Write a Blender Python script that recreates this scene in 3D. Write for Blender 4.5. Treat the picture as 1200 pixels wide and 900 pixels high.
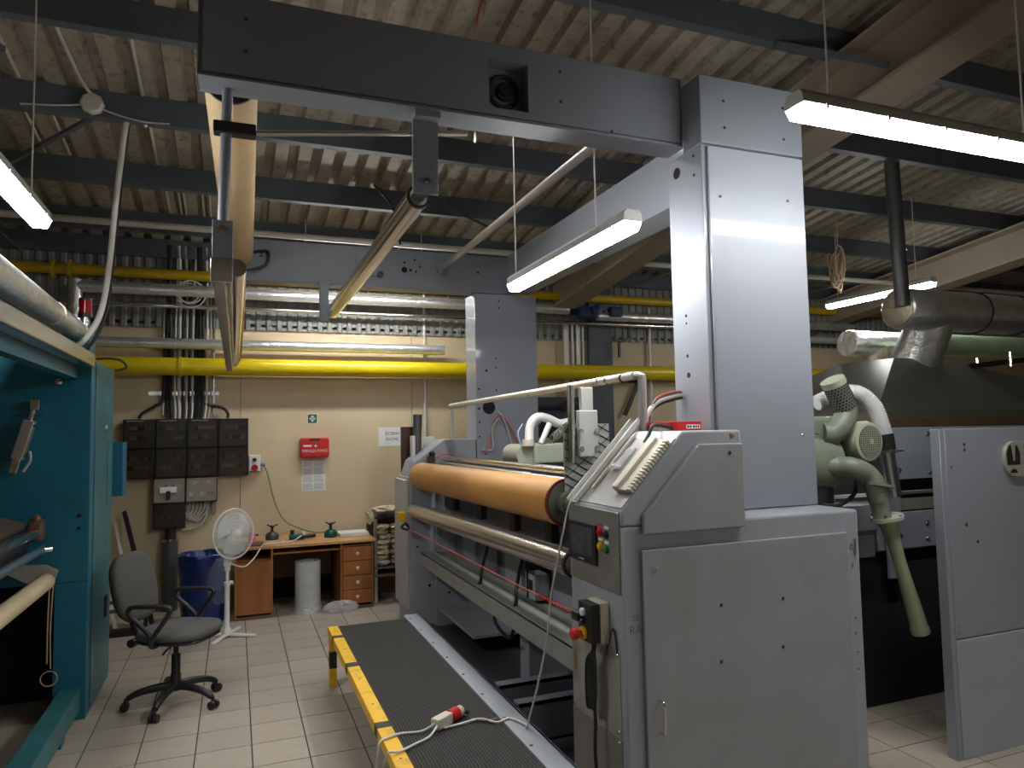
import bpy, bmesh, math, random
from mathutils import Vector, Matrix
random.seed(7)
for o in list(bpy.data.objects): bpy.data.objects.remove(o)
S = bpy.context.scene
COL = S.collection
# ---------------------------------------------------------------- camera, world, exposure
cd = bpy.data.cameras.new('camera'); cam = bpy.data.objects.new('camera', cd); COL.objects.link(cam)
cd.sensor_fit = 'HORIZONTAL'; cd.sensor_width = 36.0; cd.lens = 24.96; cd.clip_start = 0.05
cam.matrix_world = Matrix(((0.93197794, -0.00650774, -0.36245659, 0.0),
                           (-0.36203468, -0.06816085, -0.92966929, 0.0),
                           (-0.0186553, 0.99765312, -0.06588044, 1.77), (0, 0, 0, 1)))
S.camera = cam
W = bpy.data.worlds.new('world'); S.world = W; W.use_nodes = True
W.node_tree.nodes['Background'].inputs[0].default_value = (0.5, 0.55, 0.65, 1)
W.node_tree.nodes['Background'].inputs[1].default_value = 0.05
S.view_settings.view_transform = 'Standard'; S.view_settings.look = 'None'
S.view_settings.gamma = 1.0; S.view_settings.use_curve_mapping = False
S.view_settings.exposure = 1.0
LAMP_POWER = 34.0

# ---------------------------------------------------------------- materials
MATS = {}
def mat(name, col, rough=.5, metal=0., var=.0, scale=6., bump=0., bscale=60., spec=.5, dirt=None, dirt_amt=0., dscale=3.,
        emit=0., alpha=1., trans=0., rnd=0., stretch=None, col2=None, coat=0., coat_r=.1):
    if name in MATS: return MATS[name]
    m = bpy.data.materials.new(name); m.use_nodes = True
    nt = m.node_tree; N = nt.nodes; L = nt.links; b = N['Principled BSDF']
    b.inputs['Base Color'].default_value = (*col, 1); b.inputs['Roughness'].default_value = rough
    b.inputs['Metallic'].default_value = metal; b.inputs['Specular IOR Level'].default_value = spec
    tc = N.new('ShaderNodeTexCoord'); mp = N.new('ShaderNodeMapping'); L.new(tc.outputs['Object'], mp.inputs[0])
    if stretch: mp.inputs['Scale'].default_value = stretch
    src = None
    if var > 0 or col2:
        n = N.new('ShaderNodeTexNoise'); n.inputs['Scale'].default_value = scale; n.inputs['Detail'].default_value = 6
        L.new(mp.outputs[0], n.inputs['Vector'])
        r = N.new('ShaderNodeValToRGB'); r.color_ramp.elements[0].position = .3; r.color_ramp.elements[1].position = .7
        a = tuple(c * (1 - var) for c in col); z = tuple(min(1, c * (1 + var)) for c in col)
        if col2: a, z = col, col2
        r.color_ramp.elements[0].color = (*a, 1); r.color_ramp.elements[1].color = (*z, 1)
        L.new(n.outputs['Fac'], r.inputs[0]); src = r.outputs[0]
    if dirt:
        n = N.new('ShaderNodeTexNoise'); n.inputs['Scale'].default_value = dscale; n.inputs['Detail'].default_value = 8; n.inputs['Roughness'].default_value = .65
        L.new(mp.outputs[0], n.inputs['Vector'])
        r = N.new('ShaderNodeValToRGB'); r.color_ramp.elements[0].position = .52; r.color_ramp.elements[1].position = .72
        r.color_ramp.elements[1].color = (dirt_amt,) * 3 + (1,); r.color_ramp.elements[0].color = (0, 0, 0, 1)
        L.new(n.outputs['Fac'], r.inputs[0])
        mx = N.new('ShaderNodeMix'); mx.data_type = 'RGBA'
        L.new(r.outputs[0], mx.inputs[0])
        if src: L.new(src, mx.inputs[6])
        else: mx.inputs[6].default_value = (*col, 1)
        mx.inputs[7].default_value = (*dirt, 1); src = mx.outputs[2]
    if rnd > 0:
        oi = N.new('ShaderNodeObjectInfo'); mr = N.new('ShaderNodeMapRange')
        mr.inputs[3].default_value = 1 - rnd; mr.inputs[4].default_value = 1 + rnd
        L.new(oi.outputs['Random'], mr.inputs[0])
        hs = N.new('ShaderNodeHueSaturation'); L.new(mr.outputs[0], hs.inputs['Value'])
        if src: L.new(src, hs.inputs['Color'])
        else: hs.inputs['Color'].default_value = (*col, 1)
        src = hs.outputs[0]
    if src: L.new(src, b.inputs['Base Color'])
    if bump > 0:
        n = N.new('ShaderNodeTexNoise'); n.inputs['Scale'].default_value = bscale; n.inputs['Detail'].default_value = 4
        L.new(mp.outputs[0], n.inputs['Vector']); bp = N.new('ShaderNodeBump'); bp.inputs['Strength'].default_value = bump
        bp.inputs['Distance'].default_value = .01
        L.new(n.outputs['Fac'], bp.inputs['Height']); L.new(bp.outputs[0], b.inputs['Normal'])
    if emit > 0:
        b.inputs['Emission Color'].default_value = (.98, 1.0, 1.0, 1); b.inputs['Emission Strength'].default_value = emit
    if coat > 0: b.inputs['Coat Weight'].default_value = coat; b.inputs['Coat Roughness'].default_value = coat_r
    if trans > 0: b.inputs['Transmission Weight'].default_value = trans
    if alpha < 1: b.inputs['Alpha'].default_value = alpha
    MATS[name] = m; return m

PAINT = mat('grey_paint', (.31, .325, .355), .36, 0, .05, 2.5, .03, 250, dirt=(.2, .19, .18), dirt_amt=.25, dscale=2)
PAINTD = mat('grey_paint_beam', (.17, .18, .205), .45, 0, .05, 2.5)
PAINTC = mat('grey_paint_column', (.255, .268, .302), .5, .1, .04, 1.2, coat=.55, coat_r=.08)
DOORM = mat('grey_door_paint', (.285, .29, .30), .38, 0, .07, 3, .03, 200, dirt=(.2, .19, .17), dirt_amt=.4, dscale=2.2)
WORN = mat('worn_stained_paint', (.33, .31, .28), .4, .1, .1, 4, dirt=(.16, .08, .03), dirt_amt=.95, dscale=7, stretch=(1, 1, .3))
STEEL = mat('brushed_steel', (.60, .595, .58), .27, 1, .08, 8, stretch=(1, .1, 1), dirt=(.35, .32, .28), dirt_amt=.3, dscale=9)
PLATE = mat('stained_steel_plate', (.27, .26, .245), .48, .55, .12, 7, dirt=(.25, .22, .18), dirt_amt=.6, dscale=12)
CHROME = mat('polished_steel', (.72, .72, .7), .16, 1, .05, 4)
ALU = mat('aluminium_foil_wrap', (.74, .74, .72), .3, .75, .1, 14, .9, 20)
FOILD = mat('soiled_foil_wrap', (.55, .48, .36), .4, .6, .2, 10, .9, 30, dirt=(.16, .10, .05), dirt_amt=.8, dscale=6)
DARK = mat('black_plastic', (.012, .012, .013), .45)
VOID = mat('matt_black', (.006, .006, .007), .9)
RUBBER = mat('black_rubber', (.030, .027, .024), .75, 0, .2, 30)
CABLE = mat('black_cable', (.012, .012, .012), .55)
CABG = mat('grey_cable', (.42, .41, .38), .5)
CABW = mat('white_cable', (.62, .6, .55), .5)
WHITE = mat('white_plastic', (.72, .71, .68), .4, 0, .03)
CREAM = mat('cream_plastic', (.60, .55, .44), .45, 0, .06)
CREAMP = mat('cream_steel_paint', (.62, .58, .5), .35, .2, .06)
YEL = mat('yellow_pipe_paint', (.70, .52, .005), .35, 0, .05, 3, dirt=(.4, .28, .02), dirt_amt=.3)
YELS = mat('yellow_safety_paint', (.80, .45, .01), .5, 0, .05, 9, dirt=(.2, .13, .02), dirt_amt=.5, dscale=14)
YELD = mat('old_yellow_pipe_paint', (.55, .36, .01), .45, 0, .12, 4)
BLK = mat('black_safety_paint', (.02, .02, .02), .6)
TEAL = mat('teal_machine_paint', (.007, .12, .185), .42, 0, .12, 2, .02, 120, dirt=(.02, .05, .06), dirt_amt=.5, dscale=4)
TEALL = mat('teal_worn_paint', (.03, .14, .16), .4, 0, .2, 5, dirt=(.10, .11, .08), dirt_amt=.55, dscale=6)
RED = mat('red_plastic', (.55, .012, .012), .35)
REDD = mat('dark_red_lens', (.35, .005, .01), .15)
GREENB = mat('blower_green_paint', (.165, .185, .135), .45, 0, .1, 5, dirt=(.15, .15, .1), dirt_amt=.4, dscale=6)
GREENL = mat('pale_green_paint', (.35, .38, .28), .45, 0, .05)
ORANGE = mat('orange_roller_rubber', (.50, .235, .055), .5, 0, .16, 3, stretch=(1, .35, 1), dirt=(.30, .10, .02), dirt_amt=.5, dscale=4)
PAPER = mat('white_paper', (.72, .71, .67), .7)
PAPERG = mat('grey_print', (.40, .40, .42), .7)
TAN = mat('wound_tan_fabric', (.52, .37, .20), .6, 0, .08, 3, stretch=(.6, 2.5, .6))
WALLM = mat('beige_wall_paint', (.60, .475, .305), .62, 0, .05, 1.2, .06, 40, dirt=(.40, .31, .20), dirt_amt=.4, dscale=1.6)
CLAD = mat('wall_cladding', (.22, .215, .20), .55, 0, .08, 3)
ROOFM = mat('roof_sheet', (.33, .285, .225), .6, 0, .18, 3, .05, 60, dirt=(.08, .06, .045), dirt_amt=.85, dscale=14)
PURL = mat('dark_purlin_steel', (.085, .095, .11), .55, 0, .1)
RAFT = mat('brown_rafter_paint', (.27, .215, .155), .6, 0, .06)
TILE = mat('beige_floor_tile', (.40, .345, .28), .38, 0, .06, 9, .02, 90, rnd=.05, dirt=(.24, .20, .16), dirt_amt=.35, dscale=3)
GROUT = mat('dark_grout', (.05, .043, .036), .9)
CHAIRF = mat('grey_chair_fabric', (.085, .08, .075), .9, 0, .1, 90, .25, 400)
WOOD = mat('orange_brown_wood', (.34, .125, .03), .42, 0, .2, 3, stretch=(5, 5, .5))
WOODT = mat('light_wood_top', (.56, .30, .12), .4, 0, .12, 3, stretch=(.6, 6, 6))
WOODD = mat('brown_wood_board', (.17, .10, .055), .6, 0, .2, 4)
KNOB = mat('pale_knob', (.65, .6, .5), .3, .3)
BLUEB = mat('blue_bin_liner', (.006, .02, .12), .18, 0, .3, 6, .6, 18)
FILM = mat('clear_plastic_film', (.8, .8, .8), .15, 0, .05, 10, .5, 24, alpha=.3)
RAG = mat('cream_rag_cloth', (.62, .52, .36), .9, 0, .2, 10, .3, 60)
RAGW = mat('pale_blue_rag_cloth', (.55, .58, .60), .9, 0, .2, 10, .3, 60)
SMOKE = mat('smoked_cover', (.03, .022, .017), .3, alpha=.45)
CLEARC = mat('clear_cover', (.5, .45, .38), .15, alpha=.3)
BOXG = mat('grey_enclosure', (.23, .21, .18), .5, 0, .05)
HOODM = mat('olive_hood_sheet', (.155, .145, .12), .45, .2, .08, 3)
DUCTG = mat('dark_grey_tube', (.13, .13, .13), .4, .6, .1)
GREENP = mat('green_cloth_duct', (.28, .36, .22), .6, 0, .15)
BLUEV = mat('blue_valve_paint', (.01, .025, .09), .4)
GLASSD = mat('screen_glass', (.018, .019, .022), .12)
SCREEN = mat('screen_picture', (.05, .055, .065), .25, 0, .3, 20)
ROPE = mat('tan_rope', (.40, .29, .20), .9)
REDW = mat('red_wire', (.55, .09, .06), .5)
AMBER = mat('amber_wire', (.42, .24, .03), .5)
BLUEW = mat('pale_blue_hose', (.30, .45, .60), .4)
TEALB = mat('dark_green_can', (.006, .09, .07), .3, .2)
GREYB = mat('dark_grey_can', (.07, .07, .08), .35, .3)
PINK = mat('pink_plastic', (.65, .14, .22), .4)
SIGNG = mat('green_sign', (.03, .10, .06), .5)
BROWNP = mat('dark_red_panel', (.075, .02, .015), .4)
LAMPH = mat('lamp_housing_grey', (.42, .42, .40), .5)
LIT = mat('lit_diffuser', (1, 1, 1), .4, emit=LAMP_POWER)
ROLLW = mat('cream_roller', (.55, .45, .27), .45, 0, .08, 5)
BRONZE = mat('brown_steel_bar', (.14, .085, .055), .4, .3, .15)
CHALK = mat('pencil_mark', (.16, .16, .16), .8)

# ---------------------------------------------------------------- builders
ORG = {}
def V(*a): return Vector(a)
class MB:
    def __init__(s): s.v = []; s.f = []
    def add(s, vs, fs):
        k = len(s.v); s.v += [tuple(p) for p in vs]; s.f += [tuple(i + k for i in f) for f in fs]; return s
    def box(s, x0, x1, y0, y1, z0, z1):
        return s.add([(x0, y0, z0), (x1, y0, z0), (x1, y1, z0), (x0, y1, z0), (x0, y0, z1), (x1, y0, z1), (x1, y1, z1), (x0, y1, z1)],
                     [(3, 2, 1, 0), (4, 5, 6, 7), (0, 1, 5, 4), (1, 2, 6, 5), (2, 3, 7, 6), (3, 0, 4, 7)])
    def obox(s, c, size, M=None):
        a, b, d = (q / 2 for q in size); M = M or Matrix.Identity(3); c = Vector(c)
        P = [(-a, -b, -d), (a, -b, -d), (a, b, -d), (-a, b, -d), (-a, -b, d), (a, -b, d), (a, b, d), (-a, b, d)]
        return s.add([c + M @ Vector(p) for p in P], [(3, 2, 1, 0), (4, 5, 6, 7), (0, 1, 5, 4), (1, 2, 6, 5), (2, 3, 7, 6), (3, 0, 4, 7)])
    def bar(s, p0, p1, w, h, up=(0, 0, 1)):
        p0, p1 = Vector(p0), Vector(p1); d = (p1 - p0); l = d.length; d.normalize(); u = Vector(up)
        x = d.cross(u).normalized(); u = x.cross(d)
        return s.obox((p0 + p1) / 2, (w, l, h), Matrix((x, d, u)).transposed())
    def prism(s, poly, axis, a, b):
        def m(p, t): return {'x': (t, p[0], p[1]), 'y': (p[0], t, p[1]), 'z': (p[0], p[1], t)}[axis]
        n = len(poly)
        return s.add([m(p, a) for p in poly] + [m(p, b) for p in poly],
                     [tuple(range(n)), tuple(range(2 * n - 1, n - 1, -1))] + [(i, (i + 1) % n, n + (i + 1) % n, n + i) for i in range(n)])
    def lathe(s, prof, p0=(0, 0, 0), d=(0, 0, 1), n=20):
        p0 = Vector(p0); d = Vector(d).normalized(); a = d.orthogonal().normalized(); b = d.cross(a)
        vs = []; fs = []
        for r, h in prof:
            for i in range(n):
                t = 2 * math.pi * i / n; vs.append(p0 + d * h + (a * math.cos(t) + b * math.sin(t)) * max(r, 1e-5))
        for k in range(len(prof) - 1):
            for i in range(n):
                j = (i + 1) % n; fs.append((k * n + i, k * n + j, (k + 1) * n + j, (k + 1) * n + i))
        fs.append(tuple(range(n - 1, -1, -1))); q = (len(prof) - 1) * n; fs.append(tuple(range(q, q + n)))
        return s.add(vs, fs)
    def cyl(s, p0, p1, r, n=18, r2=None):
        p0, p1 = Vector(p0), Vector(p1); d = p1 - p0
        return s.lathe([(r, 0), (r if r2 is None else r2, d.length)], p0, d, n)
    def pipe(s, p0, p1, r, t, n=24):
        p0, p1 = Vector(p0), Vector(p1); d = p1 - p0; l = d.length
        return s.lathe([(r - t, l), (r - t, 0), (r, 0), (r, l), (r - t, l)], p0, d, n) if False else s._ring(p0, d, r, t, l, n)
    def _ring(s, p0, d, r, t, l, n):
        d = d.normalized(); a = d.orthogonal().normalized(); b = d.cross(a); vs = []; fs = []
        pr = [(r, 0), (r, l), (r - t, l), (r - t, 0)]
        for q, h in pr:
            for i in range(n):
                u = 2 * math.pi * i / n; vs.append(p0 + d * h + (a * math.cos(u) + b * math.sin(u)) * q)
        for k in range(4):
            for i in range(n):
                j = (i + 1) % n; m = (k + 1) % 4; fs.append((k * n + i, k * n + j, m * n + j, m * n + i))
        return s.add(vs, fs)
    def tube(s, pts, r, n=8, sm=6, closed=False):
        P = [Vector(p) for p in pts]
        if sm > 1 and len(P) > 2:
            Q = []; m = len(P)
            for i in range(m if closed else m - 1):
                p0 = P[(i - 1) % m] if closed or i > 0 else P[i]; p1 = P[i]; p2 = P[(i + 1) % m]
                p3 = P[(i + 2) % m] if closed or i + 2 < m else P[min(i + 1, m - 1)]
                for k in range(sm):
                    t = k / sm
                    Q.append(.5 * ((2 * p1) + (p2 - p0) * t + (2 * p0 - 5 * p1 + 4 * p2 - p3) * t * t + (3 * p1 - p0 - 3 * p2 + p3) * t ** 3))
            if not closed: Q.append(P[-1])
            P = Q
        m = len(P); vs = []; fs = []; a = None
        rr = r if callable(r) else (lambda t: r)
        for i in range(m):
            d = (P[(i + 1) % m] - P[(i - 1) % m]) if closed else (P[min(i + 1, m - 1)] - P[max(i - 1, 0)])
            if d.length < 1e-9: d = Vector((0, 0, 1))
            d.normalize()
            a = d.orthogonal().normalized() if a is None else (a - d * a.dot(d)).normalized()
            b = d.cross(a); q = rr(i / max(1, m - 1))
            for k in range(n):
                t = 2 * math.pi * k / n; vs.append(P[i] + (a * math.cos(t) + b * math.sin(t)) * q)
        for i in range(m if closed else m - 1):
            for k in range(n):
                l = (k + 1) % n; j = (i + 1) % m; fs.append((i * n + k, i * n + l, j * n + l, j * n + k))
        if not closed: fs.append(tuple(range(n - 1, -1, -1))); q = (m - 1) * n; fs.append(tuple(range(q, q + n)))
        return s.add(vs, fs)
    def torus(s, c, ax, R, r, n=28, k=8):
        c = Vector(c); ax = Vector(ax).normalized(); a = ax.orthogonal().normalized(); b = ax.cross(a)
        return s.tube([c + (a * math.cos(2 * math.pi * i / n) + b * math.sin(2 * math.pi * i / n)) * R for i in range(n)], r, k, 1, True)
    def ball(s, c, rx, ry=None, rz=None, n=16, m=10):
        ry = ry or rx; rz = rz or rx; c = Vector(c); vs = []; fs = []
        for j in range(m + 1):
            ph = math.pi * j / m
            for i in range(n):
                t = 2 * math.pi * i / n; q = max(math.sin(ph), 1e-4)
                vs.append(c + V(rx * q * math.cos(t), ry * q * math.sin(t), rz * math.cos(ph)))
        for j in range(m):
            for i in range(n):
                l = (i + 1) % n; fs.append((j * n + i, (j + 1) * n + i, (j + 1) * n + l, j * n + l))
        return s.add(vs, fs)
    def build(s, name, m, parent=None, smooth=None, bevel=0., seg=2):
        me = bpy.data.meshes.new(name); org = ORG.get(parent.name, V(0, 0, 0)) if parent else V(0, 0, 0)
        me.from_pydata([Vector(p) - org for p in s.v], [], s.f)
        bm = bmesh.new(); bm.from_mesh(me); bmesh.ops.recalc_face_normals(bm, faces=bm.faces)
        if bevel > 0:
            ed = [e for e in bm.edges if len(e.link_faces) == 2 and e.calc_face_angle(0) > .6]
            bmesh.ops.bevel(bm, geom=ed, offset=bevel, segments=seg, profile=.5, affect='EDGES', clamp_overlap=True)
        bm.to_mesh(me); bm.free()
        me.materials.append(m)
        o = bpy.data.objects.new(name, me); COL.objects.link(o)
        if parent: o.parent = parent; ORG[o.name] = org
        sm = smooth if smooth is not None else (22 if bevel > 0 else 40)
        if sm:
            for p in me.polygons: p.use_smooth = True
            me.set_sharp_from_angle(angle=math.radians(sm))
        return o

def tag(o, label, cat, group=None):
    o['label'] = label; o['category'] = cat
    if group: o['group'] = group
    return o
def thing(name, label, cat, loc=(0, 0, 0), group=None):
    o = bpy.data.objects.new(name, None); COL.objects.link(o); o.location = loc; o.empty_display_size = .1
    ORG[o.name] = Vector(loc); return tag(o, label, cat, group)
def struct(o): o['kind'] = 'structure'; return o
def inst(src, name, loc, parent, rot=None):
    """another object sharing the mesh of src, at a world place"""
    o = bpy.data.objects.new(name, src.data); COL.objects.link(o); o.parent = parent
    org = ORG.get(parent.name, V(0, 0, 0)); o.location = Vector(loc) - org; ORG[o.name] = org
    if rot: o.rotation_euler = rot
    return o
def copy_tree(o, parent=None):
    c = o.copy(); COL.objects.link(c); c.parent = parent
    for ch in list(o.children): copy_tree(ch, c)
    return c
def proto(mb, name, m, bevel=0., smooth=None):
    o = mb.build(name, m, None, smooth, bevel); me = o.data; bpy.data.objects.remove(o)
    class Q: pass
    q = Q(); q.data = me; return q
def text(s, name, m, parent, loc, size, rot=(math.pi / 2, 0, 0), ext=.0006, align='CENTER', sx=1.):
    cu = bpy.data.curves.new(name, 'FONT'); cu.body = s; cu.size = size; cu.extrude = ext; cu.align_x = align; cu.align_y = 'CENTER'
    t = bpy.data.objects.new(name, cu); COL.objects.link(t); bpy.context.view_layer.update()
    me = bpy.data.meshes.new_from_object(t.evaluated_get(bpy.context.evaluated_depsgraph_get()))
    bpy.data.objects.remove(t); bpy.data.curves.remove(cu)
    me.materials.clear(); me.materials.append(m)
    o = bpy.data.objects.new(name, me); COL.objects.link(o); o.parent = parent
    org = ORG.get(parent.name, V(0, 0, 0)); o.location = Vector(loc) - org; o.rotation_euler = rot; o.scale = (sx, 1, 1); ORG[o.name] = org
    return o
def box(*a): return MB().box(*a)
def cyl(*a, **k): return MB().cyl(*a, **k)
def tube(*a, **k): return MB().tube(*a, **k)
SCREW = proto(MB().lathe([(.008, 0), (.008, .003), (.005, .006)], (0, 0, 0), (0, -1, 0), 10), 'screw', CHROME)
SCREWD = proto(MB().lathe([(.008, 0), (.008, .002), (.006, .004)], (0, 0, 0), (0, -1, 0), 10), 'screw_dark', DARK)
SCREWX = proto(MB().lathe([(.008, 0), (.008, .003), (.005, .006)], (0, 0, 0), (-1, 0, 0), 10), 'screw_side', CHROME)
BOLT = proto(MB().lathe([(.016, 0), (.016, .004), (.011, .004), (.010, .012)], (0, 0, 0), (0, -1, 0), 12), 'bolt', CHROME)
def hole(name, p, r, axis, parent):
    d = {'y': (0, -1, 0), 'x': (-1, 0, 0)}[axis]
    return MB().lathe([(r, 0), (r, .0015)], p, d, 16).build(name, VOID, parent)

# ================================================================= SETTING
ROOF = lambda y, s=4.8: s - .115 * y
XL, XR, YN, YB = -7.0, 13.0, -6.0, 8.3
# floor and tiles
floor = struct(box(XL, XR, YN, YB + .3, -.10, -.005).build('floor', GROUT))
PT, X0, Y0 = .2975, -.794, 4.77
tl = PT - .007
tile_p = proto(MB().box(-tl / 2, tl / 2, -tl / 2, tl / 2, -.008, 0), 'floor_tile', TILE, .001, 0)
done = set()
def tiles(i0, i1, j0, j1):
    for i in range(i0, i1):
        for j in range(j0, j1):
            inst(tile_p, 'floor_tile', (X0 + (i + .5) * PT, Y0 + (j + .5) * PT, 0), floor); done.add((i, j))
tiles(-3, 8, -6, 12)
tiles(12, 20, -8, -3)
fm = MB()
for i in range(-12, 40):
    for j in range(-22, 12):
        if (i, j) in done: continue
        cx, cy = X0 + (i + .5) * PT, Y0 + (j + .5) * PT; h = tl / 2
        fm.add([(cx - h, cy - h, 0), (cx + h, cy - h, 0), (cx + h, cy + h, 0), (cx - h, cy + h, 0),
                (cx - h, cy - h, -.006), (cx + h, cy - h, -.006), (cx + h, cy + h, -.006), (cx - h, cy + h, -.006)],
               [(0, 1, 2, 3), (0, 4, 5, 1), (1, 5, 6, 2), (2, 6, 7, 3), (3, 7, 4, 0)])
ft = fm.build('tile_field', TILE, floor, 0); ft['kind'] = 'stuff'
# walls
wb = struct(box(XL, XR, YB, YB + .2, 0, 4.1).build('wall_back', CLAD))
for k in range(10):
    a = -5.65 + k * 1.9
    box(a + .003, a + 1.897, YB - .012, YB, 0.0, 2.98).build('wall_panel', WALLM, wb, bevel=.003)
box(XL, XR, YB - .03, YB - .012, 2.965, 2.995).build('wall_ledge', CLAD, wb)
cm = MB(); n = int((XR - XL) / .11)
for k in range(n):
    a = XL + k * .11
    pr = [(a, 0), (a + .045, 0), (a + .06, -.02), (a + .095, -.02), (a + .11, 0)]
    for (u, v), (u2, v2) in zip(pr, pr[1:]):
        cm.add([(u, YB - .03 + v, 2.93), (u2, YB - .03 + v2, 2.93), (u2, YB - .03 + v2, 4.05), (u, YB - .03 + v, 4.05)], [(0, 1, 2, 3)])
cm.build('cladding_sheet', CLAD, wb, 0)
struct(box(XL - .2, XL, YN, YB, 0, 5.6).build('wall_left', WALLM))
struct(box(XR, XR + .2, YN, YB, 0, 5.6).build('wall_right', WALLM))
struct(box(XL, XR, YN - .2, YN, 0, 5.6).build('wall_front', WALLM))
# roof
cm = MB(); per = .187; n = int((XR - XL) / per)
for k in range(n + 1):
    a = XL + k * per
    pr = [(a, 0), (a + .10, 0), (a + .116, .055), (a + .171, .055), (a + .187, 0)]
    for (u, v), (u2, v2) in zip(pr, pr[1:]):
        for y0, y1 in ((YN, 1.5), (1.5, YB + .02)):
            cm.add([(u, y0, ROOF(y0) + v), (u2, y0, ROOF(y0) + v2), (u2, y1, ROOF(y1) + v2), (u, y1, ROOF(y1) + v)], [(0, 1, 2, 3)])
ceil = struct(cm.build('ceiling', ROOFM, None, 0))
for yp in [-4.6, -3.5, -2.4, -1.3, -.2, .9, 2.0, 2.45 + 1.0, 4.45, 5.45, 6.5, 7.5, 8.2]:
    z1 = ROOF(yp) - .002; z0 = z1 - .19
    MB().prism([(yp, z0), (yp + .075, z0), (yp + .075, z0 + .012), (yp + .02, z0 + .012), (yp + .02, z1), (yp, z1)], 'x', XL, XR).build('purlin', PURL, ceil)
def rafter(xa, xb):
    y0, y1 = YN, YB - .05; t = .025; xm = (xa + xb) / 2
    m = MB()
    def slab(x0, x1, s0, s1):
        m.add([(x0, y0, ROOF(y0, s0)), (x1, y0, ROOF(y0, s0)), (x1, y1, ROOF(y1, s0)), (x0, y1, ROOF(y1, s0)),
               (x0, y0, ROOF(y0, s1)), (x1, y0, ROOF(y0, s1)), (x1, y1, ROOF(y1, s1)), (x0, y1, ROOF(y1, s1))],
              [(3, 2, 1, 0), (4, 5, 6, 7), (0, 1, 5, 4), (1, 2, 6, 5), (2, 3, 7, 6), (3, 0, 4, 7)])
    slab(xa, xb, 4.2, 4.225); slab(xa, xb, 4.575, 4.6); slab(xm - .009, xm + .009, 4.22, 4.58)
    return m.build('rafter', RAFT, ceil)
rafter(3.66, 3.98); rafter(8.2, 8.52); rafter(-3.6, -3.28)
for (a, b) in [((-1.9, 4.42, 4.1), (-1.3, 4.9, 4.1)), ((3.2, 3.45, 4.2), (3.75, 3.1, 3.98)), ((-1.7, 6.45, 3.9), (-.95, 5.5, 3.98))]:
    MB().bar(a, b, .03, .03).build('roof_brace', PURL, ceil)

# ================================================================= LAMPS
def lamp(name_label, axis, c, l, wires):
    """twin-tube damp-proof batten: housing, glowing diffuser, clips, hanging wires"""
    x, y, z = c; t = thing('ceiling_lamp', name_label, 'lamp', (x, y, z), 'fluorescent batten lamps')
    h = l / 2
    prof_h = [(-.055, .0), (.055, .0), (.05, .04), (.035, .06), (-.035, .06), (-.05, .04)]
    prof_d = [(-.054, -.001), (-.034, -.045), (.034, -.045), (.054, -.001)]
    def mk(prof, a): 
        if axis == 'y': return MB().prism([(x + u, z + v) for u, v in prof], 'y', y - a, y + a)
        return MB().prism([(y + u, z + v) for u, v in prof], 'x', x - a, x + a)
    mk(prof_h, h).build('housing', LAMPH, t, bevel=.004)
    mk(prof_d, h - .008).build('diffuser', LIT, t, bevel=.004)
    for k in range(5):
        q = -h + .12 + k * (l - .24) / 4
        for sg in (-1, 1):
            cc = (x + sg * .056, y + q, z - .004) if axis == 'y' else (x + q, y + sg * .056, z - .004)
            MB().obox(cc, (.006, .014, .022) if axis == 'y' else (.014, .006, .022)).build('clip', LAMPH, t)
    for q in wires:
        p = (x, y + q) if axis == 'y' else (x + q, y)
        cyl((p[0], p[1], z + .055), (p[0], p[1], ROOF(p[1]) - .002), .005, n=6).build('hanger_wire', CABW, t)
    return t
lamp('lit batten lamp hanging under the gantry between the two grey columns', 'y', (1.80, 3.75, 2.78), 1.6, (-.42, .75))
lamp('lit batten lamp above the teal machine, leftmost lamp', 'y', (-.97, 3.57, 2.93), 1.55, (.58, -.5))
lamp('lit batten lamp in front of the wide grey column top, largest lamp', 'x', (2.86, 2.16, 3.045), 1.57, (-.6, .6))
lamp('lit batten lamp beyond the foil duct, far right of the hall', 'y', (6.70, 5.86, 3.22), 1.4, (-.5, .55))
lamp('lit batten lamp above the wall pipes, behind the far gantry beam', 'x', (1.25, 7.35, 3.38), 1.5, (-.6, .6))
LITW = mat('dim_fill_diffuser', (1, 1, 1), .4, emit=LAMP_POWER * .4)  # weaker glow for the added lamp under the roof
def fill_lamp(label, c, l, lit=None):
    """added fill lamp, built as a flat-lens reflector batten: deep housing, glowing flat lens facing down"""
    x, y, z = c; t = thing('ceiling_lamp', label, 'lamp', c, 'fluorescent batten lamps')
    m = MB(); h = l / 2
    m.box(x - h, x + h, y - .12, y + .12, z, z + .06); m.box(x - h, x + h, y - .12, y - .105, z - .05, z); m.box(x - h, x + h, y + .105, y + .12, z - .05, z)
    m.build('housing', LAMPH, t)
    box(x - h + .02, x + h - .02, y - .10, y + .10, z - .03, z - .001).build('diffuser', lit or LIT, t)
    for q in (-.4, .4): cyl((x + q, y, z + .06), (x + q, y, ROOF(y) - .002), .005, n=6).build('hanger_wire', CABW, t)
fill_lamp('added unseen fill lamp tucked under the roof above the gantry, behind the near beam', (1.1, 4.65, 4.06), 1.2, LITW)  # unseen lamp, added to brighten the far column and rollers
fill_lamp('added fill lamp over the near aisle behind the viewer', (1.2, -2.6, 3.1), 1.57)  # unseen lamp, added as fill for the cabinet front
fill_lamp('added fill lamp over the aisle right of the viewer', (5.0, -2.2, 3.1), 1.57)  # second unseen lamp, added to fill faces turned to the viewer

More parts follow.
